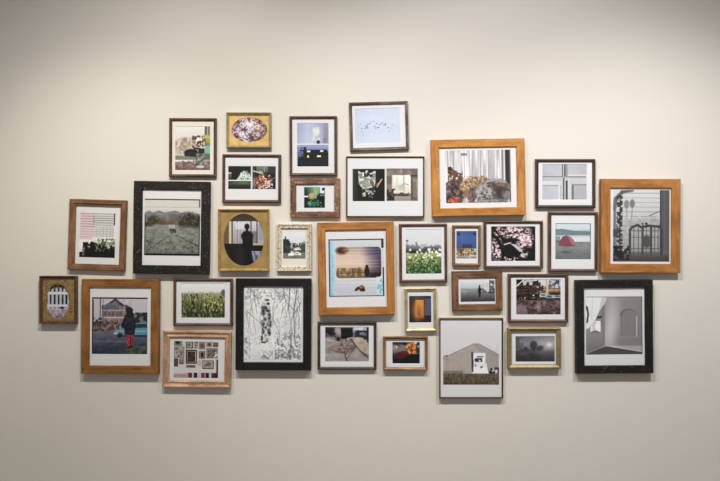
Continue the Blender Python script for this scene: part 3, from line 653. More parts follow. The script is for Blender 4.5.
def p_redcloth(p):
    p.fill((22, 26, 34)); p.vg([(0, (40, 44, 46)), (.2, (130, 124, 124)), (.48, (116, 104, 104)), (.6, (26, 26, 34)), (1, (18, 24, 34))])
    p.rect(0, 0, .6, .08, (46, 52, 48)); p.ell(.48, .08, .1, .06, (30, 32, 32)); p.poly([(0, .06), (.2, .08), (.3, .2), (0, .14)], (60, 60, 52)); p.ell(.1, .24, .1, .12, (166, 148, 132), .7, .5); p.ell(.16, .22, .025, .06, (230, 190, 150))
    p.rect(.55, .0, .88, .5, (176, 96, 44)); p.dabs(60, .52, .02, .9, .52, .02, .045, [(226, 132, 48), (206, 92, 40), (240, 176, 90), (110, 50, 34), (150, 70, 40)], .9, 1.4); p.rect(.86, .0, 1, .5, (60, 56, 56)); p.ell(.95, .2, .05, .05, (150, 150, 152)); p.ell(.85, .03, .05, .04, (226, 226, 226))
    p.poly([(.02, .62), (.16, .5), (.34, .42), (.5, .4), (.6, .52), (.5, .68), (.3, .78), (.1, .76)], (92, 30, 32)); p.ell(.4, .5, .14, .06, (116, 44, 42), .8, .5); p.dabs(10, .6, .42, .86, .56, .012, .025, [(236, 190, 130)], .9); p.mottle(p.mrect(0, .6, 1, 1), 6, 8)

def p_barn(p):
    p.fill((206, 204, 208)); p.vg([(0, (204, 202, 208)), (.5, (200, 198, 202)), (.8, (206, 204, 204))])
    p.poly([(0, .58), (.24, .48), (.54, .36), (.64, .36), (1, .53), (1, .82), (0, .84)], (170, 158, 152)); p.poly([(.54, .36), (.64, .36), (1, .53), (1, .8), (.76, .8), (.66, .5)], (158, 148, 146)); p.mottle(p.mrect(0, .36, 1, .82), 12, 8)
    p.line([(0, .58), (.24, .48), (.54, .355), (.64, .355), (1, .525)], .006, (120, 112, 112), .8)
    for i in range(9):
        p.rect(.08 + i * .05, .5, .084 + i * .05, .8, (142, 130, 124), .4)
    p.rect(.52, .5, .76, .84, (214, 216, 224)); p.poly([(.5, .48), (.54, .48), (.55, .8), (.51, .8)], (80, 70, 90)); p.rect(.56, .54, .74, .58, (226, 228, 234)); p.rect(.57, .58, .7, .64, (66, 58, 74)); p.rect(.6, .55, .72, .57, (110, 70, 80)); p.rect(.55, .66, .78, .72, (206, 210, 222)); p.poly([(.54, .72), (.78, .7), (.82, .84), (.54, .86)], (222, 226, 234)); p.rect(.52, .82, .8, .86, (120, 124, 134), .7)
    p.dabs(10, .52, .5, .76, .74, .01, .02, [(70, 50, 70), (236, 236, 240)], .8); p.dabs(24, .82, .74, 1, .84, .015, .03, [(44, 38, 42), (70, 60, 62), (200, 200, 204)], .9)
    p.rect(0, .78, .36, .84, (106, 96, 84), .6)
    p.vg([(.825, (112, 100, 82)), (1, (92, 80, 62))]); p.tex(p.mrect(0, .82, 1, 1), 30, (76, 66, 54), .55, .7, sy=26); p.tex(p.mrect(0, .84, 1, 1), 30, (130, 114, 88), .58, .6, sy=26); p.dabs(6, 0, .54, .08, .6, .008, .015, [(100, 96, 92)], .9)
    p.rect(0, .985, 1, 1, (52, 44, 38), .6)

def p_doors(p):
    p.vg([(0, (176, 178, 186)), (1, (184, 186, 196))]); p.hg([(0, (172, 174, 184)), (.45, (190, 192, 200)), (.55, (186, 186, 190)), (1, (168, 168, 172))], 0, 1, .5)
    p.rect(0, .34, .48, .365, (116, 116, 122)); p.rect(0, .365, .48, .38, (206, 208, 214)); p.rect(.56, .345, .98, .365, (112, 112, 116)); p.rect(.56, .3, 1, .345, (200, 200, 206))
    p.rect(.44, 0, .47, .36, (110, 112, 116)); p.rect(.485, 0, .525, .36, (94, 98, 100)); p.rect(.47, 0, .485, .36, (206, 208, 208)); p.rect(.525, 0, .57, .38, (150, 150, 152)); p.rect(.46, .38, .5, 1, (98, 98, 98)); p.rect(.5, .44, .52, 1, (206, 208, 210)); p.rect(.52, .46, .57, 1, (80, 80, 80)); p.rect(.57, .4, .64, 1, (198, 198, 200))
    p.rect(0, .48, .44, .58, (200, 202, 210)); p.rect(0, .585, .36, .61, (150, 152, 160)); p.rect(.36, .58, .43, 1, (206, 208, 216)); p.rect(.4, .6, .42, 1, (168, 170, 178)); p.rect(.66, .56, .71, 1, (120, 120, 122)); p.rect(.66, .56, 1, .6, (136, 136, 140)); p.rect(.71, .6, 1, 1, (172, 172, 178)); p.rect(.62, .4, 1, .56, (190, 190, 194)); p.mottle(p.all, 6, 5)

def p_tent(p):
    p.vg([(0, (196, 208, 218)), (.15, (196, 206, 212)), (.25, (160, 174, 184))]); p.poly([(0, .16), (.2, .15), (.5, .2), (1, .22), (1, .36), (0, .36)], (112, 132, 144)); p.mottle(p.mrect(0, .16, 1, .36), 9, 10)
    p.vg([(.33, (176, 186, 190)), (.4, (206, 212, 214)), (.51, (200, 206, 208))]); p.rect(0, .36, .14, .48, (140, 150, 150)); p.vg([(.51, (124, 132, 132)), (.65, (134, 138, 138)), (1, (108, 112, 114))]); p.mottle(p.mrect(0, .5, 1, 1), 10, 12, sy=18); p.rect(0, .47, .16, .54, (104, 110, 108))
    p.poly([(.08, .62), (.13, .48), (.2, .37), (.3, .33), (.42, .36), (.52, .46), (.57, .6), (.5, .63), (.3, .645)], (136, 78, 90)); p.poly([(.34, .34), (.44, .37), (.52, .47), (.56, .6), (.46, .58), (.4, .45)], (168, 112, 124)); p.line([(.2, .37), (.28, .48), (.3, .63)], .008, (120, 62, 76), .7); p.ell(.3, .8, .16, .035, (84, 90, 98), .7, .4); p.rect(0, 0, 1, .015, (60, 66, 70)); p.rect(.98, 0, 1, 1, (60, 62, 66)); p.rect(.0, 0, .015, 1, (70, 74, 78), .6)

def p_cars(p):
    p.vg([(0, (206, 198, 206)), (.3, (196, 186, 190)), (.5, (140, 122, 118))])
    p.ell(.24, .34, .24, .26, (58, 42, 34), .95, .2); p.tex(p.mrect(0, .0, .5, .5), 10, (48, 36, 32), .46, 1); p.tex(p.mell(.26, .34, .26, .26), 18, (108, 84, 66), .58, .8); p.tex(p.mrect(.16, 0, .46, .16), 10, (206, 198, 206), .5, .9); p.tex(p.mrect(.0, 0, .14, .26), 9, (36, 32, 36), .45); p.line([(0, .2), (.16, .02)], .01, (222, 222, 230))
    p.tex(p.mrect(.42, .08, .7, .36), 9, (52, 44, 46), .5, .9); p.rect(.67, 0, .7, .48, (186, 166, 138)); p.rect(.46, .32, .66, .46, (138, 122, 94)); p.tex(p.mrect(.46, .3, .66, .46), 12, (70, 58, 48), .52, .8)
    p.poly([(.72, .14), (1, .08), (1, .42), (.72, .42)], (140, 108, 78)); p.rect(.74, .0, 1, .14, (72, 74, 84)); p.tex(p.mrect(.74, 0, 1, .24), 8, (184, 200, 218), .54, .9); p.rect(.72, .28, 1, .33, (190, 152, 110)); p.rect(.74, .36, 1, .44, (72, 52, 42)); p.rect(.84, .14, .86, .36, (60, 48, 44)); p.rect(.95, .1, .97, .36, (70, 56, 50))
    p.rect(.0, .42, .56, .6, (32, 24, 25)); p.tex(p.mrect(0, .4, .56, .6), 14, (86, 62, 54), .58, .8); p.dabs(20, 0, .5, .55, .6, .005, .012, [(232, 222, 214), (160, 130, 120)], .9)
    for cx, cy, rx, ry, c in ((.61, .46, .09, .07, (182, 188, 198)), (.75, .5, .09, .06, (140, 146, 156)), (.93, .49, .12, .06, (176, 178, 188))):
        p.ell(cx, cy, rx, ry, c, 1, .15); p.ell(cx, cy - ry * .25, rx * .6, ry * .35, (60, 64, 74), .85, .3); p.ell(cx, cy + ry * .9, rx, ry * .35, (34, 28, 32), .9, .3)
    p.rect(.56, .54, 1, .6, (50, 44, 48), .85); p.ell(.9, .42, .08, .025, (50, 38, 38)); p.ell(.39, .45, .016, .02, (240, 238, 230))
    p.vg([(.59, (92, 72, 72)), (.75, (112, 90, 90)), (1, (70, 50, 46))]); p.tex(p.mrect(0, .59, 1, 1), 9, (140, 118, 120), .55, .75, sy=18); p.tex(p.mrect(.0, .6, 1, 1), 12, (58, 40, 40), .55, .75, sy=24); p.poly([(0, .74), (.22, .72), (.26, 1), (0, 1)], (150, 126, 136), .6); p.rect(.46, .6, .56, .9, (172, 158, 158), .4); p.rect(.6, .6, .66, .78, (150, 140, 144), .35)

def p_mist(p):
    p.vg([(0, (112, 108, 114)), (.3, (134, 130, 136)), (.5, (110, 106, 112)), (.56, (74, 72, 78)), (1, (50, 50, 56))]); p.ell(.85, .34, .3, .3, (190, 188, 196), .6, .9); p.ell(.86, .34, .06, .08, (226, 226, 232), .7, .8); p.rect(0, 0, .1, .5, (80, 78, 82), .7)
    p.ell(.46, .36, .095, .18, (66, 64, 70), .95, .25); p.rect(.44, .45, .5, .6, (60, 58, 64)); p.ell(.64, .46, .08, .1, (78, 76, 82), .9, .35); p.ell(.58, .5, .06, .09, (72, 70, 76), .9); p.ell(.26, .47, .05, .05, (66, 64, 70)); p.rect(.1, .5, .36, .56, (72, 70, 76)); p.tex(p.mrect(.0, .05, .2, .5), 9, (90, 88, 94), .5, .7); p.poly([(.1, .66), (.46, .56), (.46, .62), (.1, .8)], (92, 88, 94), .5); p.mottle(p.mrect(0, .5, 1, 1), 8, 10); p.vg([(.6, (84, 82, 90)), (1, (66, 66, 74))], .62, .98, .4)

def p_headboard(p):
    p.vg([(0, (204, 204, 206)), (.4, (188, 188, 190)), (.9, (150, 148, 150)), (1, (96, 92, 92))])
    for i in range(12):
        p.rect(.14, .04 + i * .065, .84, .05 + i * .065, (150, 150, 152), .75)
    p.vg([(.4, (158, 156, 158)), (.62, (172, 170, 172))], .2, .84, .6); p.mottle(p.mrect(.1, .36, .84, .62), 18, 22)
    p.rect(.845, 0, 1, 1, (98, 94, 94)); p.rect(.83, 0, .855, 1, (72, 68, 70)); p.rect(.9, 0, .93, 1, (112, 108, 108), .5); p.vg([(.86, (112, 108, 108)), (.93, (84, 80, 80)), (1, (70, 66, 66))], .0, 1, .85)
    p.ell(.24, .2, .045, .06, (132, 132, 134), .95); p.ell(.34, .19, .045, .06, (122, 122, 124), .95); p.line([(.24, .24), (.25, .4)], .006, (120, 120, 122)); p.line([(.34, .24), (.33, .4)], .006, (120, 120, 122)); p.line([(.64, .36), (.82, .3)], .008, (110, 110, 112))
    p.line([(.02, .26), (.05, .12), (.16, .03), (.34, .0)], .03, (104, 100, 100)); p.line([(.03, .14), (.03, .8)], .02, (112, 108, 110)); p.tex(p.mrect(.06, .08, .17, .95), 14, (70, 68, 72), .47, .95, sy=30); p.line([(.13, .08), (.12, .9)], .012, (60, 58, 62), .9)
    p.tex(p.mrect(0, .78, .3, .98), 12, (44, 42, 46), .42, .95); p.ell(.04, .6, .05, .06, (84, 82, 84))
    p.line([(.3, .9), (.3, .56), (.34, .52), (.44, .49), (.5, .52), (.64, .5), (.82, .51), (.86, .55), (.86, .9)], .02, (74, 70, 72))
    for x in (.37, .45, .51, .59, .66, .74, .8):
        p.line([(x, .52), (x, .9)], .008, (92, 88, 90))
    for y in (.57, .66, .82):
        p.line([(.3, y), (.86, y)], .007, (98, 94, 96))
    p.line([(.53, .5), (.53, .9)], .014, (78, 74, 76)); p.line([(.68, .5), (.68, .9)], .014, (78, 74, 76)); p.ell(.6, .72, .075, .09, (88, 84, 86), .95, .2); p.dabs(5, .42, .47, .7, .51, .015, .022, [(60, 58, 60)], .9)

def p_archroom(p):
    p.vg([(0, (138, 134, 136)), (.5, (132, 128, 130)), (.85, (120, 116, 118))]); p.hg([(.3, (156, 152, 154)), (.45, (176, 172, 174)), (.62, (140, 136, 138)), (1, (128, 124, 126))], 0, 1, .6); p.ell(.42, .58, .11, .36, (204, 202, 204), .55, .7, 14)
    p.poly([(0, .1), (.3, 0), (.32, .86), (0, .98)], (136, 132, 134)); p.poly([(.26, .1), (.34, .0), (.34, .86), (.3, .84)], (118, 114, 116), .6); p.vg([(.52, (150, 146, 148)), (1, (110, 106, 108))], 0, .29, .8)
    p.poly([(0, .98), (.36, .85), (1, .96), (1, 1), (0, 1)], (82, 78, 80)); p.line([(.36, .85), (.66, .9), (1, .955)], .008, (190, 188, 190), .8); p.line([(.36, .85), (0, .98)], .006, (160, 158, 160), .8)
    p.rect(.08, .42, .26, .61, (190, 190, 192)); p.tex(p.mrect(.08, .42, .26, .61), 9, (226, 226, 228), .5, .9); p.poly([(.18, .34), (.28, .33), (.28, .37), (.18, .38)], (70, 66, 70)); p.poly([(.1, .6), (.18, .58), (.26, .62), (.1, .62)], (110, 108, 110))
    p.poly([(0, 0), (.38, 0), (.33, .12), (.24, .24), (.17, .4), (.05, .54), (0, .56)], (210, 210, 212)); p.poly([(.28, 0), (.38, 0), (.3, .16), (.24, .22)], (180, 178, 180), .8); p.line([(.12, 0), (.1, .4)], .008, (186, 186, 188), .7); p.line([(.02, .18), (.04, .3), (.02, .44)], .014, (50, 48, 50)); p.line([(0, .17), (.03, .24)], .012, (60, 58, 60))
    m = np.maximum(p.mrect(.6, .34, .905, .7), p.mell(.752, .34, .152, .125, .03)); p.put(m, (104, 100, 102)); m2 = np.maximum(p.mrect(.63, .34, .905, .685), p.mell(.765, .34, .135, .11, .03)); p.put(m2, (130, 126, 128)); p.rect(.89, .34, .91, .7, (170, 168, 170)); p.rect(.6, .69, .91, .705, (150, 148, 150), .8); p.line([(.61, .34), (.61, .7)], .008, (150, 146, 148)); p.rect(0, 0, 1, .008, (70, 68, 70)); p.rect(.985, 0, 1, 1, (80, 78, 80), .6)

# ------------------------------------------------------------------ materials for frames, mats, paper, glass
MAT = dict(
    brown_wood=mat_wood('brown_wood', (84, 58, 40), (124, 90, 62), (154, 116, 84), 0.55),
    honey_wood=mat_wood('honey_wood', (102, 66, 33), (136, 92, 48), (158, 112, 63), 0.5, chips=(88, 58, 30), chip_amt=0.02, bump=0.15, chip_scale=22),
    orange_wood=mat_wood('orange_wood', (134, 86, 42), (168, 113, 59), (190, 133, 76), 0.5, bump=0.15),
    orange_worn=mat_wood('orange_worn_wood', (150, 96, 44), (186, 126, 60), (206, 148, 82), 0.5, chips=(214, 190, 156), chip_amt=0.01, bump=0.15, chip_scale=40),
    red_rustic=mat_wood('red_brown_rustic_wood', (74, 50, 40), (124, 88, 72), (178, 140, 118), 0.65, bump=0.6, chips=(182, 146, 122), chip_amt=0.09, chip_scale=35),
    brown_rustic=mat_wood('dark_brown_rustic_wood', (62, 42, 32), (104, 72, 52), (144, 106, 80), 0.6, bump=0.5),
    black_worn=mat_wood('black_worn_paint', (18, 16, 15), (25, 22, 21), (38, 34, 31), 0.6, chips=(206, 194, 176), chip_amt=0.027, bump=0.5, chip_scale=95),
    black_fine=mat_wood('black_paint', (16, 14, 14), (22, 20, 20), (32, 29, 28), 0.55, chips=(150, 144, 136), chip_amt=0.0, bump=0.4, chip_scale=100),
    walnut=mat_wood('walnut', (60, 40, 32), (86, 60, 48), (112, 84, 70), 0.4, bump=0.1),
    dark_walnut=mat_wood('dark_walnut', (48, 36, 30), (66, 52, 44), (86, 70, 60), 0.4, bump=0.1),
    taupe=mat_wood('taupe_stained_wood', (70, 56, 50), (98, 82, 74), (150, 134, 124), 0.35, bump=0.1),
    walnut_gold=mat_wood('walnut_with_worn_gilt', (84, 58, 40), (116, 86, 60), (146, 112, 80), 0.4, chips=(196, 160, 90), chip_amt=0.06, bump=0.1),
    pink_gilt=mat_wood('rose_gilt', (142, 104, 80), (186, 146, 118), (218, 184, 158), 0.42, metallic=0.15, chips=(226, 200, 160), chip_amt=0.08, bump=0.3),
    copper=mat_wood('copper_stained_wood', (98, 70, 48), (138, 104, 74), (178, 140, 104), 0.38, metallic=0.1, bump=0.1),
    gold=mat_gilt('gold_leaf', (164, 136, 80), (200, 170, 108), 0.3, 0.4, scale=50, bump=0.1),
    pale_gold=mat_gilt('pale_gold', (162, 148, 108), (190, 176, 136), 0.32, 0.35, scale=40, bump=0.06),
    old_gold=mat_gilt('old_gold', (130, 112, 74), (152, 132, 92), 0.4, 0.25, scale=40, bump=0.06),
    gold_panel=mat_gilt('gilded_card', (206, 166, 92), (224, 188, 120), 0.6, 0.1, scale=30, bump=0.05),
    ochre_panel=mat_gilt('ochre_gilded_card', (150, 122, 68), (174, 144, 86), 0.6, 0.1, scale=20, bump=0.05),
    bronze_panel=mat_gilt('bronze_scrollwork', (126, 96, 58), (168, 134, 88), 0.5, 0.2, scale=70, bump=0.5, spots=(70, 52, 30), spot_amt=0.07),
    bronze=mat_gilt('dark_bronze', (72, 48, 36), (104, 74, 54), 0.4, 0.2),
    cream_ornate=mat_gilt('cream_gesso', (200, 190, 166), (228, 222, 208), 0.6, 0.0, scale=120, bump=0.8, spots=(164, 112, 84), spot_amt=0.12, spot_scale=150),
    brass_dark=mat_two_tone('black_and_brass', (156, 132, 76), (34, 27, 20), 0.0016),
    mat_white=mat_paint('white_mat_board', (225, 225, 228), 0.8, 0.0, 500, 0.003),
    mat_cream=mat_paint('cream_mat_board', (228, 222, 212), 0.8, 0.0, 500, 0.003),
    paper=mat_paint('white_photo_paper', (226, 225, 227), 0.6, 0.01, 500, 0.004),
    backing=mat_paint('brown_backing_board', (120, 98, 74), 0.9, 0.05, 300, 0.05),
    ink=mat_print(),
    glass=mat_glass(),
)

# ------------------------------------------------------------------ frame building blocks
def profile(kind, W, T):
    """(u, v) points: u from outer to inner edge, v height off the wall. Returns points and the height of the inner edge."""
    if kind == 'flat':
        return [(0, 0), (0, T - .002), (.002, T), (W - .0025, T), (W - .0005, T - .002), (W, T - .004), (W, 0)], T - .004
    if kind == 'step':       # flat board with a lower inner lip
        return [(0, 0), (0, T - .002), (.002, T), (W * .66, T), (W * .72, T - .002), (W * .76, T - .005), (W - .001, T - .006), (W, T - .007), (W, 0)], T - .007
    if kind == 'round':      # thin rounded moulding
        return [(0, 0), (0, T * .86), (W * .12, T * .95), (W * .34, T), (W * .6, T * .97), (W * .84, T * .88), (W, T * .78), (W, 0)], T * .78
    if kind == 'square':
        return [(0, 0), (0, T - .001), (.001, T), (W - .001, T), (W, T - .001), (W, 0)], T - .001
    if kind == 'cove':       # raised rims with a hollow between
        return [(0, 0), (0, T * .93), (W * .06, T), (W * .2, T), (W * .28, T * .9), (W * .45, T * .80), (W * .62, T * .78), (W * .74, T * .84), (W * .86, T * .84), (W * .94, T * .76), (W, T * .68), (W, 0)], T * .68
    if kind == 'scoop':      # outer rim high, slopes down to the picture
        return [(0, 0), (0, T * .95), (W * .12, T), (W * .3, T), (W * .42, T * .9), (W * .85, T * .74), (W, T * .7), (W, 0)], T * .7

def rail_mesh(L, prof, wob=0.0, rng=None, segs=1):
    bm = bmesh.new()
    gap = 0.00015
    rings = []
    n = len(prof)
    for s in range(segs + 1):
        t = s / segs
        dy = dz = 0.0
        if 0 < s < segs and wob:
            dz = rng.uniform(-wob, wob); dy = rng.uniform(-wob, wob) * .6
        ring = []
        for (u, v) in prof:
            half = L / 2 - u - gap
            ring.append(bm.verts.new((-half + 2 * half * t, -(v + (dy if v > 0.004 else 0)), u + dz)))
        rings.append(ring)
    for a, b in zip(rings[:-1], rings[1:]):
        for i in range(n):
            j = (i + 1) % n
            bm.faces.new((a[i], a[j], b[j], b[i]))
    bm.faces.new(rings[0]); bm.faces.new(rings[-1][::-1])
    return bm_mesh(bm, 'frame_rail')

def ring_mesh_rect(x0, x1, z0, z1, wins, y_front, th, bev):
    """mat board with bevelled rectangular windows"""
    bm = bmesh.new()
    xs = sorted({x0, x1} | {w[0] for w in wins} | {w[1] for w in wins})
    zs = sorted({z0, z1} | {w[2] for w in wins} | {w[3] for w in wins})
    vt = {}
    def V(x, y, z):
        k = (round(x, 6), round(y, 6), round(z, 6))
        if k not in vt:
            vt[k] = bm.verts.new((x, y, z))
        return vt[k]
    for a, b in zip(xs[:-1], xs[1:]):
        for c, d in zip(zs[:-1], zs[1:]):
            mx, mz = (a + b) / 2, (c + d) / 2
            if any(w[0] < mx < w[1] and w[2] < mz < w[3] for w in wins):
                continue
            bm.faces.new((V(a, y_front, c), V(b, y_front, c), V(b, y_front, d), V(a, y_front, d)))
    for (a, b, c, d) in wins:
        f = [(a, c), (b, c), (b, d), (a, d)]
        k = [(a + bev, c + bev), (b - bev, c + bev), (b - bev, d - bev), (a + bev, d - bev)]
        for i in range(4):
            j = (i + 1) % 4
            bm.faces.new((V(f[i][0], y_front, f[i][1]), V(f[j][0], y_front, f[j][1]), V(k[j][0], y_front + th, k[j][1]), V(k[i][0], y_front + th, k[i][1])))
    o_ = [(x0, z0), (x1, z0), (x1, z1), (x0, z1)]
    for i in range(4):
        j = (i + 1) % 4
        bm.faces.new((bm.verts.new((o_[i][0], y_front, o_[i][1])), bm.verts.new((o_[j][0], y_front, o_[j][1])), bm.verts.new((o_[j][0], y_front + th, o_[j][1])), bm.verts.new((o_[i][0], y_front + th, o_[i][1]))))
    return bm_mesh(bm, 'mat_board')

def oval_pt(cx, cz, rx, rz, a, scallop):
    k = 1 + scallop * math.cos(10 * a)
    return cx + rx * k * math.cos(a), cz + rz * k * math.sin(a)

def ring_mesh_oval(x0, x1, z0, z1, cx, cz, rx, rz, y_front, th, bev, scallop=0.0, n=96):
    bm = bmesh.new()
    angs = sorted([2 * math.pi * i / n for i in range(n)] + [math.atan2(z - cz, x - cx) % (2 * math.pi) for x in (x0, x1) for z in (z0, z1)])
    R = []
    for a in angs:
        ca, sa = math.cos(a), math.sin(a)
        ts = []
        if abs(ca) > 1e-9: ts.append(((x1 if ca > 0 else x0) - cx) / ca)
        if abs(sa) > 1e-9: ts.append(((z1 if sa > 0 else z0) - cz) / sa)
        t = min(ts)
        # same ray angle on the ellipse
        te = 1 / math.sqrt((ca / rx) ** 2 + (sa / rz) ** 2) * (1 + scallop * math.cos(10 * a))
        tb = te - bev
        R.append([bm.verts.new((cx + ca * t, y_front + th, cz + sa * t)), bm.verts.new((cx + ca * t, y_front, cz + sa * t)), bm.verts.new((cx + ca * te, y_front, cz + sa * te)), bm.verts.new((cx + ca * tb, y_front + th, cz + sa * tb))])
    for i in range(len(R)):
        a, b = R[i], R[(i + 1) % len(R)]
        for k in range(3):
            bm.faces.new((a[k], b[k], b[k + 1], a[k + 1]))
    return bm_mesh(bm, 'mat_board')

def print_mesh(x0, x1, z0, z1, y, painter, wpx, hpx, seed, gain=1.0):
    """photograph: a fine grid whose ink colours are painted by `painter`"""
    k = 3.1
    p = Paint(max(56, wpx * k), max(56, hpx * k), seed)
    painter(p)
    p.mottle(p.all, p.w / 3.2, 2.5, sy=p.h / 3.2, octv=1)          # film grain
    g_ = p.a.mean(-1, keepdims=True)
    p.a = g_ + (p.a - g_) * 0.78
    p.a = 128 + (p.a - 128) * 1.20 + 3                     # print contrast
    c = np.clip(lin(np.clip(p.a, 0, 255)) * gain * 0.92, 0, 0.92)
    W, H = p.w, p.h
    X, Z = np.meshgrid(np.linspace(x0, x1, W), np.linspace(z1, z0, H))
    verts = np.stack([X.ravel(), np.full(W * H, y), Z.ravel()], -1)
    i = np.arange(W * H).reshape(H, W)
    quads = np.stack([i[1:, :-1].ravel(), i[1:, 1:].ravel(), i[:-1, 1:].ravel(), i[:-1, :-1].ravel()], -1)
    me = bpy.data.meshes.new('photo_print')
    me.vertices.add(W * H); me.vertices.foreach_set('co', verts.ravel())
    me.loops.add(quads.size); me.loops.foreach_set('vertex_index', quads.ravel().astype(np.int32))
    me.polygons.add(len(quads)); me.polygons.foreach_set('loop_start', np.arange(0, quads.size, 4, dtype=np.int32))
    me.update(calc_edges=True)
    at = me.attributes.new('ink', 'FLOAT_COLOR', 'POINT')
    at.data.foreach_set('color', np.concatenate([c.reshape(-1, 3), np.ones((W * H, 1))], 1).ravel())
    return me

def beads_mesh(pts, r, y):
    """a run of small half-round beads"""
    bm = bmesh.new()
    for (x, z) in pts:
        top = bm.verts.new((x, y - r, z))
        ring = [bm.verts.new((x + r * math.cos(a), y, z + r * math.sin(a))) for a in [k * math.pi / 3 for k in range(6)]]
        mid = [bm.verts.new((x + .75 * r * math.cos(a), y - .7 * r, z + .75 * r * math.sin(a))) for a in [k * math.pi / 3 for k in range(6)]]
        for k in range(6):
            j = (k + 1) % 6
            bm.faces.new((ring[k], ring[j], mid[j], mid[k])); bm.faces.new((mid[k], mid[j], top))
    return bm_mesh(bm, 'beading')

def framed(outer, rot, mould, T_cm, prof_kind, mat_frame, label, prints, style='mat', mat_mat='mat_white', opening=None, lip=0.0, wob=0.0, oval=None, scallop=0.0, beading=None, relief=False, name='framed_photograph', gain=1.0, bev=0.0012, seed=1):
    """outer: front edges of the frame in photo pixels. prints: [(rect px, painter)]."""
    rng = random.Random(seed)
    x0, y0, x1, y1 = outer
    T = T_cm / 100.0
    f = S * (D - T) / D
    cx, cz = ((x0 + x1) / 2 - 360) * f, CZ - ((y0 + y1) / 2 - 240.5) * f
    W, H, m = (x1 - x0) * f, (y1 - y0) * f, mould * f
    e = bpy.data.objects.new(name, None)
    e.empty_display_size = 0.05
    e.location = (cx, -0.0005, cz)
    e.rotation_euler = (0, math.radians(rot), 0)
    e['label'] = label
    e['category'] = 'framed photo'
    e['group'] = 'framed photographs hung together on the gallery wall'
    col.objects.link(e)
    prof, vin = profile(prof_kind, m, T)
    segs = 8 if wob else 1
    fm = MAT[mat_frame]
    hz = rail_mesh(W, prof, wob, rng, segs); vt = rail_mesh(H, prof, wob, rng, segs)
    link('frame_rail', hz, fm, e, (0, 0, -H / 2), (0, 0, 0))
    link('frame_rail', vt, fm, e, (-W / 2, 0, 0), (0, math.pi / 2, 0))
    link('frame_rail', hz, fm, e, (0, 0, H / 2), (0, math.pi, 0))
    link('frame_rail', vt, fm, e, (W / 2, 0, 0), (0, -math.pi / 2, 0))
    # inside of the frame
    ox, oz = W / 2 - m - .0002, H / 2 - m - .0002
    vg = vin - 0.0015 - lip               # front of the glass
    vm = vg - 0.003                       # front of mat / paper
    link('backing_board', box_mesh('backing_board', -ox, ox, -(vm - .0045), -.001, -oz, oz), MAT['backing'], e)
    fi = S * (D - vm) / D
    def loc(px, py):
        return (px - 360) * fi - cx, CZ - (py - 240.5) * fi - cz
    rects = []
    for (r, pn) in prints:
        a, d_ = loc(r[0], r[1]); b, c_ = loc(r[2], r[3])
        a, b, c_, d_ = max(a, -ox + .0004), min(b, ox - .0004), max(c_, -oz + .0004), min(d_, oz - .0004)
        rects.append((a, b, c_, d_, pn, r[2] - r[0], r[3] - r[1]))
    if oval:
        ax, az = loc(oval[0], oval[1]); rx, rz = oval[2] * fi, oval[3] * fi
        mb = link('gilded_mat', ring_mesh_oval(-ox, ox, -oz, oz, ax, az, rx, rz, -vm, .0018, .0015, scallop), MAT[mat_mat], e)
        k = 1.02 + scallop
        link('photo_print', print_mesh(ax - rx * k, ax + rx * k, az - rz * k, az + rz * k, -(vm - .0019), prints[0][1], 2 * oval[2], 2 * oval[3], seed, gain), MAT['ink'], mb)
        if relief:
            pts = []
            for i in range(46):
                a = 2 * math.pi * i / 46
                for kk in (1.1, 1.22):
                    pts.append((ax + rx * kk * math.cos(a), az + rz * kk * math.sin(a)))
            for sx in (-1, 1):
                for sz in (-1, 1):
                    for i in range(26):
                        a = i * .42
                        rr = .004 + .0006 * i
                        q = (sx * (ox - .019) + sx * rr * math.cos(a), sz * (oz - .02) + sz * rr * math.sin(a))
                        if abs(q[0]) < ox - .002 and abs(q[1]) < oz - .002 and ((q[0] - ax) / rx) ** 2 + ((q[1] - az) / rz) ** 2 > 1.25:
                            pts.append(q)
            pts = [q for q in pts if abs(q[0]) < ox - .002 and abs(q[1]) < oz - .002]
            s_ = link('scroll_relief', beads_mesh(pts, .0022, -vm), MAT['gold'], mb)
            s_['kind'] = 'stuff'
    elif style == 'mat':
        wins = [(a, b, c_, d_) for (a, b, c_, d_, *_r) in rects]
        mb = link('mat_board', ring_mesh_rect(-ox, ox, -oz, oz, wins, -vm, .0016, bev), MAT[mat_mat], e)
        for i, (a, b, c_, d_, pn, w_, h_) in enumerate(rects):
            link('photo_print', print_mesh(a + bev * .5, b - bev * .5, c_ + bev * .5, d_ - bev * .5, -(vm - .0017), pn, w_, h_, seed + i, gain), MAT['ink'], mb)
    else:
        mb = link('photo_paper', box_mesh('photo_paper', -ox, ox, -(vm - .0006), -(vm - .0012), -oz, oz), MAT[mat_mat], e)
        for i, (a, b, c_, d_, pn, w_, h_) in enumerate(rects):
            link('photo_print', print_mesh(a, b, c_, d_, -(vm - .0003), pn, w_, h_, seed + i, gain), MAT['ink'], mb)
    link('glass_pane', box_mesh('glass_pane', -ox, ox, -vg, -(vg - .002), -oz, oz), MAT['glass'], e)
    if beading:
        off, r, stp, bmat = beading
        bx, bz = W / 2 - off, H / 2 - off
        pts = []
        nx, nz = int(2 * bx / stp), int(2 * bz / stp)
        for i in range(nx + 1):
            for s in (-1, 1):
                pts.append((-bx + 2 * bx * i / nx, s * bz))
        for i in range(1, nz):
            for s in (-1, 1):
                pts.append((s * bx, -bz + 2 * bz * i / nz))
        s_ = link('beading', beads_mesh(pts, r, -(T - .0006)), MAT[bmat], e)
        s_['kind'] = 'stuff'
    return e

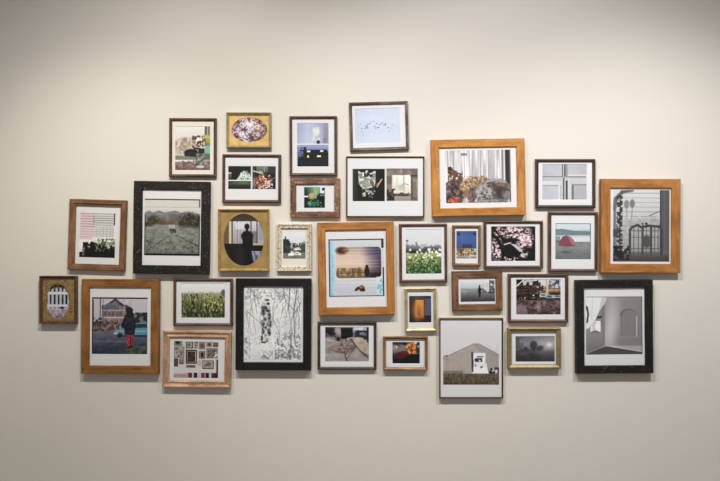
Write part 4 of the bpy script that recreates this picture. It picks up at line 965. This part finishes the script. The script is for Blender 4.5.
# ------------------------------------------------------------------ the 32 framed pictures
F = framed
F((68.4, 199.6, 125.2, 270.3), 1.6, 6.0, 2.2, 'step', 'brown_wood', 'brown wooden frame, photo of a striped flag above dark heads in silhouette', [((79.7, 213, 115.3, 257.5), p_flag)], 'paper', 'paper', lip=.003, wob=.0005, seed=11)
F((133.3, 181.3, 209.2, 274), 0.7, 8.6, 3.0, 'flat', 'black_worn', 'black chipped wide frame, colour photo of a car on a grey desert road', [((144.4, 199, 200, 255.6), p_road)], 'paper', 'paper', wob=.0006, seed=12)
F((39.1, 276, 75.8, 323.8), 0.0, 2.3, 2.8, 'scoop', 'bronze', 'small ornate bronze frame with oval opening onto a white picket gate', [((47, 284, 70, 320.6), p_gate)], mat_mat='bronze_panel', oval=(57.6, 301.5, 11.4, 17.6), scallop=.03, relief=True, seed=13)
F((81.2, 279.4, 158.4, 373.8), 0.4, 8.0, 3.0, 'flat', 'honey_wood', 'honey brown wide wooden frame, photo of person in dark coat beside blue car', [((92, 297.4, 147.4, 354), p_coat)], 'paper', 'paper', wob=.0003, seed=14)
F((173.1, 278.5, 232.6, 326), 0.2, 2.7, 1.8, 'round', 'walnut', 'thin walnut frame, photo of a tall green corn field under white sky', [((181.2, 283.2, 225, 318), p_corn)], seed=15)
F((162.3, 331.5, 230.9, 387.7), 0.8, 6.6, 2.4, 'cove', 'pink_gilt', 'rose gilt moulded frame, photo of a wall crowded with small pictures', [((173.9, 341.1, 218.2, 377.8), p_collage)], 'paper', 'paper', wob=.0002, seed=16)
F((235.4, 278.6, 311, 370.4), 0.2, 8.0, 3.0, 'flat', 'black_fine', 'black wide frame, pale black and white photo of bare winter trees', [((244.4, 288, 301, 359.5), p_trees)], 'paper', 'paper', wob=.0003, seed=17)
F((168.9, 118, 216.2, 177), 0.2, 2.8, 1.8, 'round', 'walnut', 'thin walnut frame, photo of flowers in glass vase before a sofa', [((175, 126.3, 210.3, 170.3), p_bouquet)], mat_mat='mat_cream', seed=18)
F((226.1, 112.2, 271.1, 147.6), 0.1, 2.6, 2.4, 'scoop', 'pale_gold', 'small gold beaded frame with wide oval of pale flowers', [((231, 117, 268, 142.5), p_chintz)], mat_mat='gold_panel', oval=(249.3, 129.9, 18, 12.5), beading=(.0035, .0026, .0062, 'pale_gold'), seed=19)
F((222.2, 154.3, 280.8, 202.6), 0.3, 2.7, 1.8, 'round', 'walnut', 'thin walnut frame with two square photos, dark lamp and orange leaves', [((228, 166.1, 251.1, 189.4), p_night_a), ((252.2, 166.1, 275.9, 189.4), p_night_b)], seed=20)
F((289.4, 116, 337, 175.7), -0.2, 2.7, 1.8, 'round', 'walnut', 'thin walnut frame, lilac curtain photo above a dark house with lit windows', [((297.1, 123, 328.7, 144), p_curtain), ((297.1, 145, 328.7, 166.7), p_housenight)], seed=21)
F((290.1, 178.4, 340.1, 217.4), 0.0, 5.9, 2.0, 'flat', 'red_rustic', 'small rough reddish wood frame, square green interior photo', [((304.1, 187.1, 324.9, 207.8), p_green)], 'paper', 'paper', wob=.0007, seed=22)
F((217.8, 209.1, 268.9, 271), 0.0, 2.3, 2.6, 'scoop', 'gold', 'gold frame with tall oval opening, dark figure wearing hat by window', [((223, 214, 264, 266), p_silhouette)], mat_mat='ochre_panel', oval=(243.8, 239.9, 20.3, 26.2), seed=23)
F((276.4, 224, 311.4, 271.1), 0.0, 4.6, 2.0, 'cove', 'cream_ornate', 'small cream ornamented frame, photo of dark trees and white cars', [((283.1, 232.5, 305.4, 258.6), p_crossroads)], 'paper', 'mat_cream', wob=.0003, beading=(.009, .0022, .0075, 'cream_ornate'), seed=24)
F((317.8, 222.1, 394.4, 315), -0.9, 8.0, 3.0, 'flat', 'orange_wood', 'orange wooden wide frame, blue-edged film photo of figures at sunset', [((328.8, 239, 384, 296.4), p_film)], 'paper', 'paper', wob=.0003, seed=25)
F((317.5, 322, 376.5, 369.8), 0.0, 2.7, 1.8, 'round', 'dark_walnut', 'thin dark walnut frame, photo of an unmade bed with rumpled beige blankets', [((325, 327, 369, 362), p_bed)], seed=26, gain=1.1)
F((349.5, 101.6, 408.4, 150.2), -1.6, 2.9, 1.8, 'round', 'taupe', 'thin taupe wood frame hung tilted, photo of small birds in blue sky', [((355, 108.1, 399.9, 143.5), p_birds)], seed=27)
F((346, 156.2, 424.6, 217.4), 0.0, 1.4, 1.8, 'square', 'brass_dark', 'thin dark brass frame with two square photos, leaf shadows and bright window', [((352.4, 168.8, 385, 201.5), p_leafshadow), ((386.3, 168.5, 418, 201.2), p_windowroom)], seed=28)
F((431.5, 139, 525.2, 215.8), -1.0, 8.2, 3.0, 'flat', 'orange_worn', 'wide worn orange wooden frame, photo of blankets piled on couch by curtains', [((445.8, 150.2, 510.8, 202.7), p_couch)], 'paper', 'paper', wob=.0005, seed=29)
F((399.3, 223.7, 447.3, 282.4), -0.5, 2.7, 1.8, 'round', 'walnut', 'thin walnut frame, photo of white flowers in a green meadow', [((405.6, 229.3, 441.6, 274), p_field)], seed=30)
F((452.5, 225.2, 481, 266.1), 0.0, 2.7, 1.8, 'round', 'walnut_gold', 'small upright gilt-worn walnut frame, photo of food on table before blue wall', [((456.2, 231, 476.8, 258.8), p_table)], seed=31)
F((484, 220.7, 543.1, 268.4), -0.1, 2.7, 1.8, 'round', 'walnut', 'thin walnut frame, dark photo of pink blossom and black branches', [((491, 226.3, 535.6, 261.3), p_blossom)], seed=32)
F((452, 271, 502.6, 310.7), -0.8, 6.6, 2.0, 'flat', 'brown_rustic', 'small dark brown wooden frame, black and white photo of lone standing figure', [((460.5, 279.8, 494.8, 301.6), p_figure)], 'paper', 'paper', wob=.0006, seed=33)
F((404.8, 288.3, 436.6, 331.4), -0.7, 3.0, 1.8, 'scoop', 'pale_gold', 'small upright pale gold frame, photo of a glowing orange window', [((409, 295.8, 431.5, 322.8), p_glow)], seed=34, gain=1.05)
F((383.2, 336.6, 427.8, 370.3), 0.0, 2.8, 2.2, 'scoop', 'copper', 'small copper toned frame, dark photo of red cloth and orange flowers', [((392.2, 342, 420, 363.8), p_redcloth)], lip=.002, seed=35, gain=1.1)
F((439.2, 318, 503.3, 398.6), 0.0, 1.3, 2.0, 'square', 'brass_dark', 'thin dark brass upright frame, photo of white truck before large barn', [((443.2, 321.5, 499, 384.6), p_barn)], 'paper', 'paper', seed=36, gain=1.08)
F((535.8, 158.9, 595.6, 208), 0.0, 2.9, 1.8, 'round', 'dark_walnut', 'thin dark walnut frame, pale grey photo of panelled cupboard doors', [((542.3, 164, 586.9, 199.9), p_doors)], seed=37)
F((548.7, 211.8, 597.9, 271.8), 0.2, 2.8, 1.8, 'round', 'walnut', 'thin walnut frame, photo of a red tent on a grey beach', [((555.3, 223.3, 591, 259.6), p_tent)], seed=38)
F((508.3, 274, 568.4, 322.6), 0.0, 2.9, 1.8, 'round', 'walnut', 'thin walnut frame, photo of parked cars beside a wet brown street', [((516.1, 279.3, 560.9, 314.9), p_cars)], seed=39, gain=1.05)
F((508, 328, 561, 368.8), -0.2, 4.0, 2.6, 'scoop', 'old_gold', 'dull gold deep frame, black and white photo of misty trees', [((515.4, 336.1, 555, 362), p_mist)], lip=.003, seed=40, gain=1.1)
F((601.4, 178.9, 680.7, 273), 0.2, 9.2, 3.0, 'flat', 'orange_wood', 'orange wooden wide frame, black and white photo of metal bed frame on porch', [((613, 190, 669.4, 261.6), p_headboard)], 'paper', 'paper', wob=.0003, seed=41)
F((576.5, 280, 653.3, 373.6), -0.4, 8.0, 3.0, 'flat', 'black_worn', 'black chipped wide frame, black and white photo of empty room with arched niche', [((586, 296.6, 642.4, 354.4), p_archroom)], 'paper', 'paper', wob=.0006, seed=42, gain=1.1)
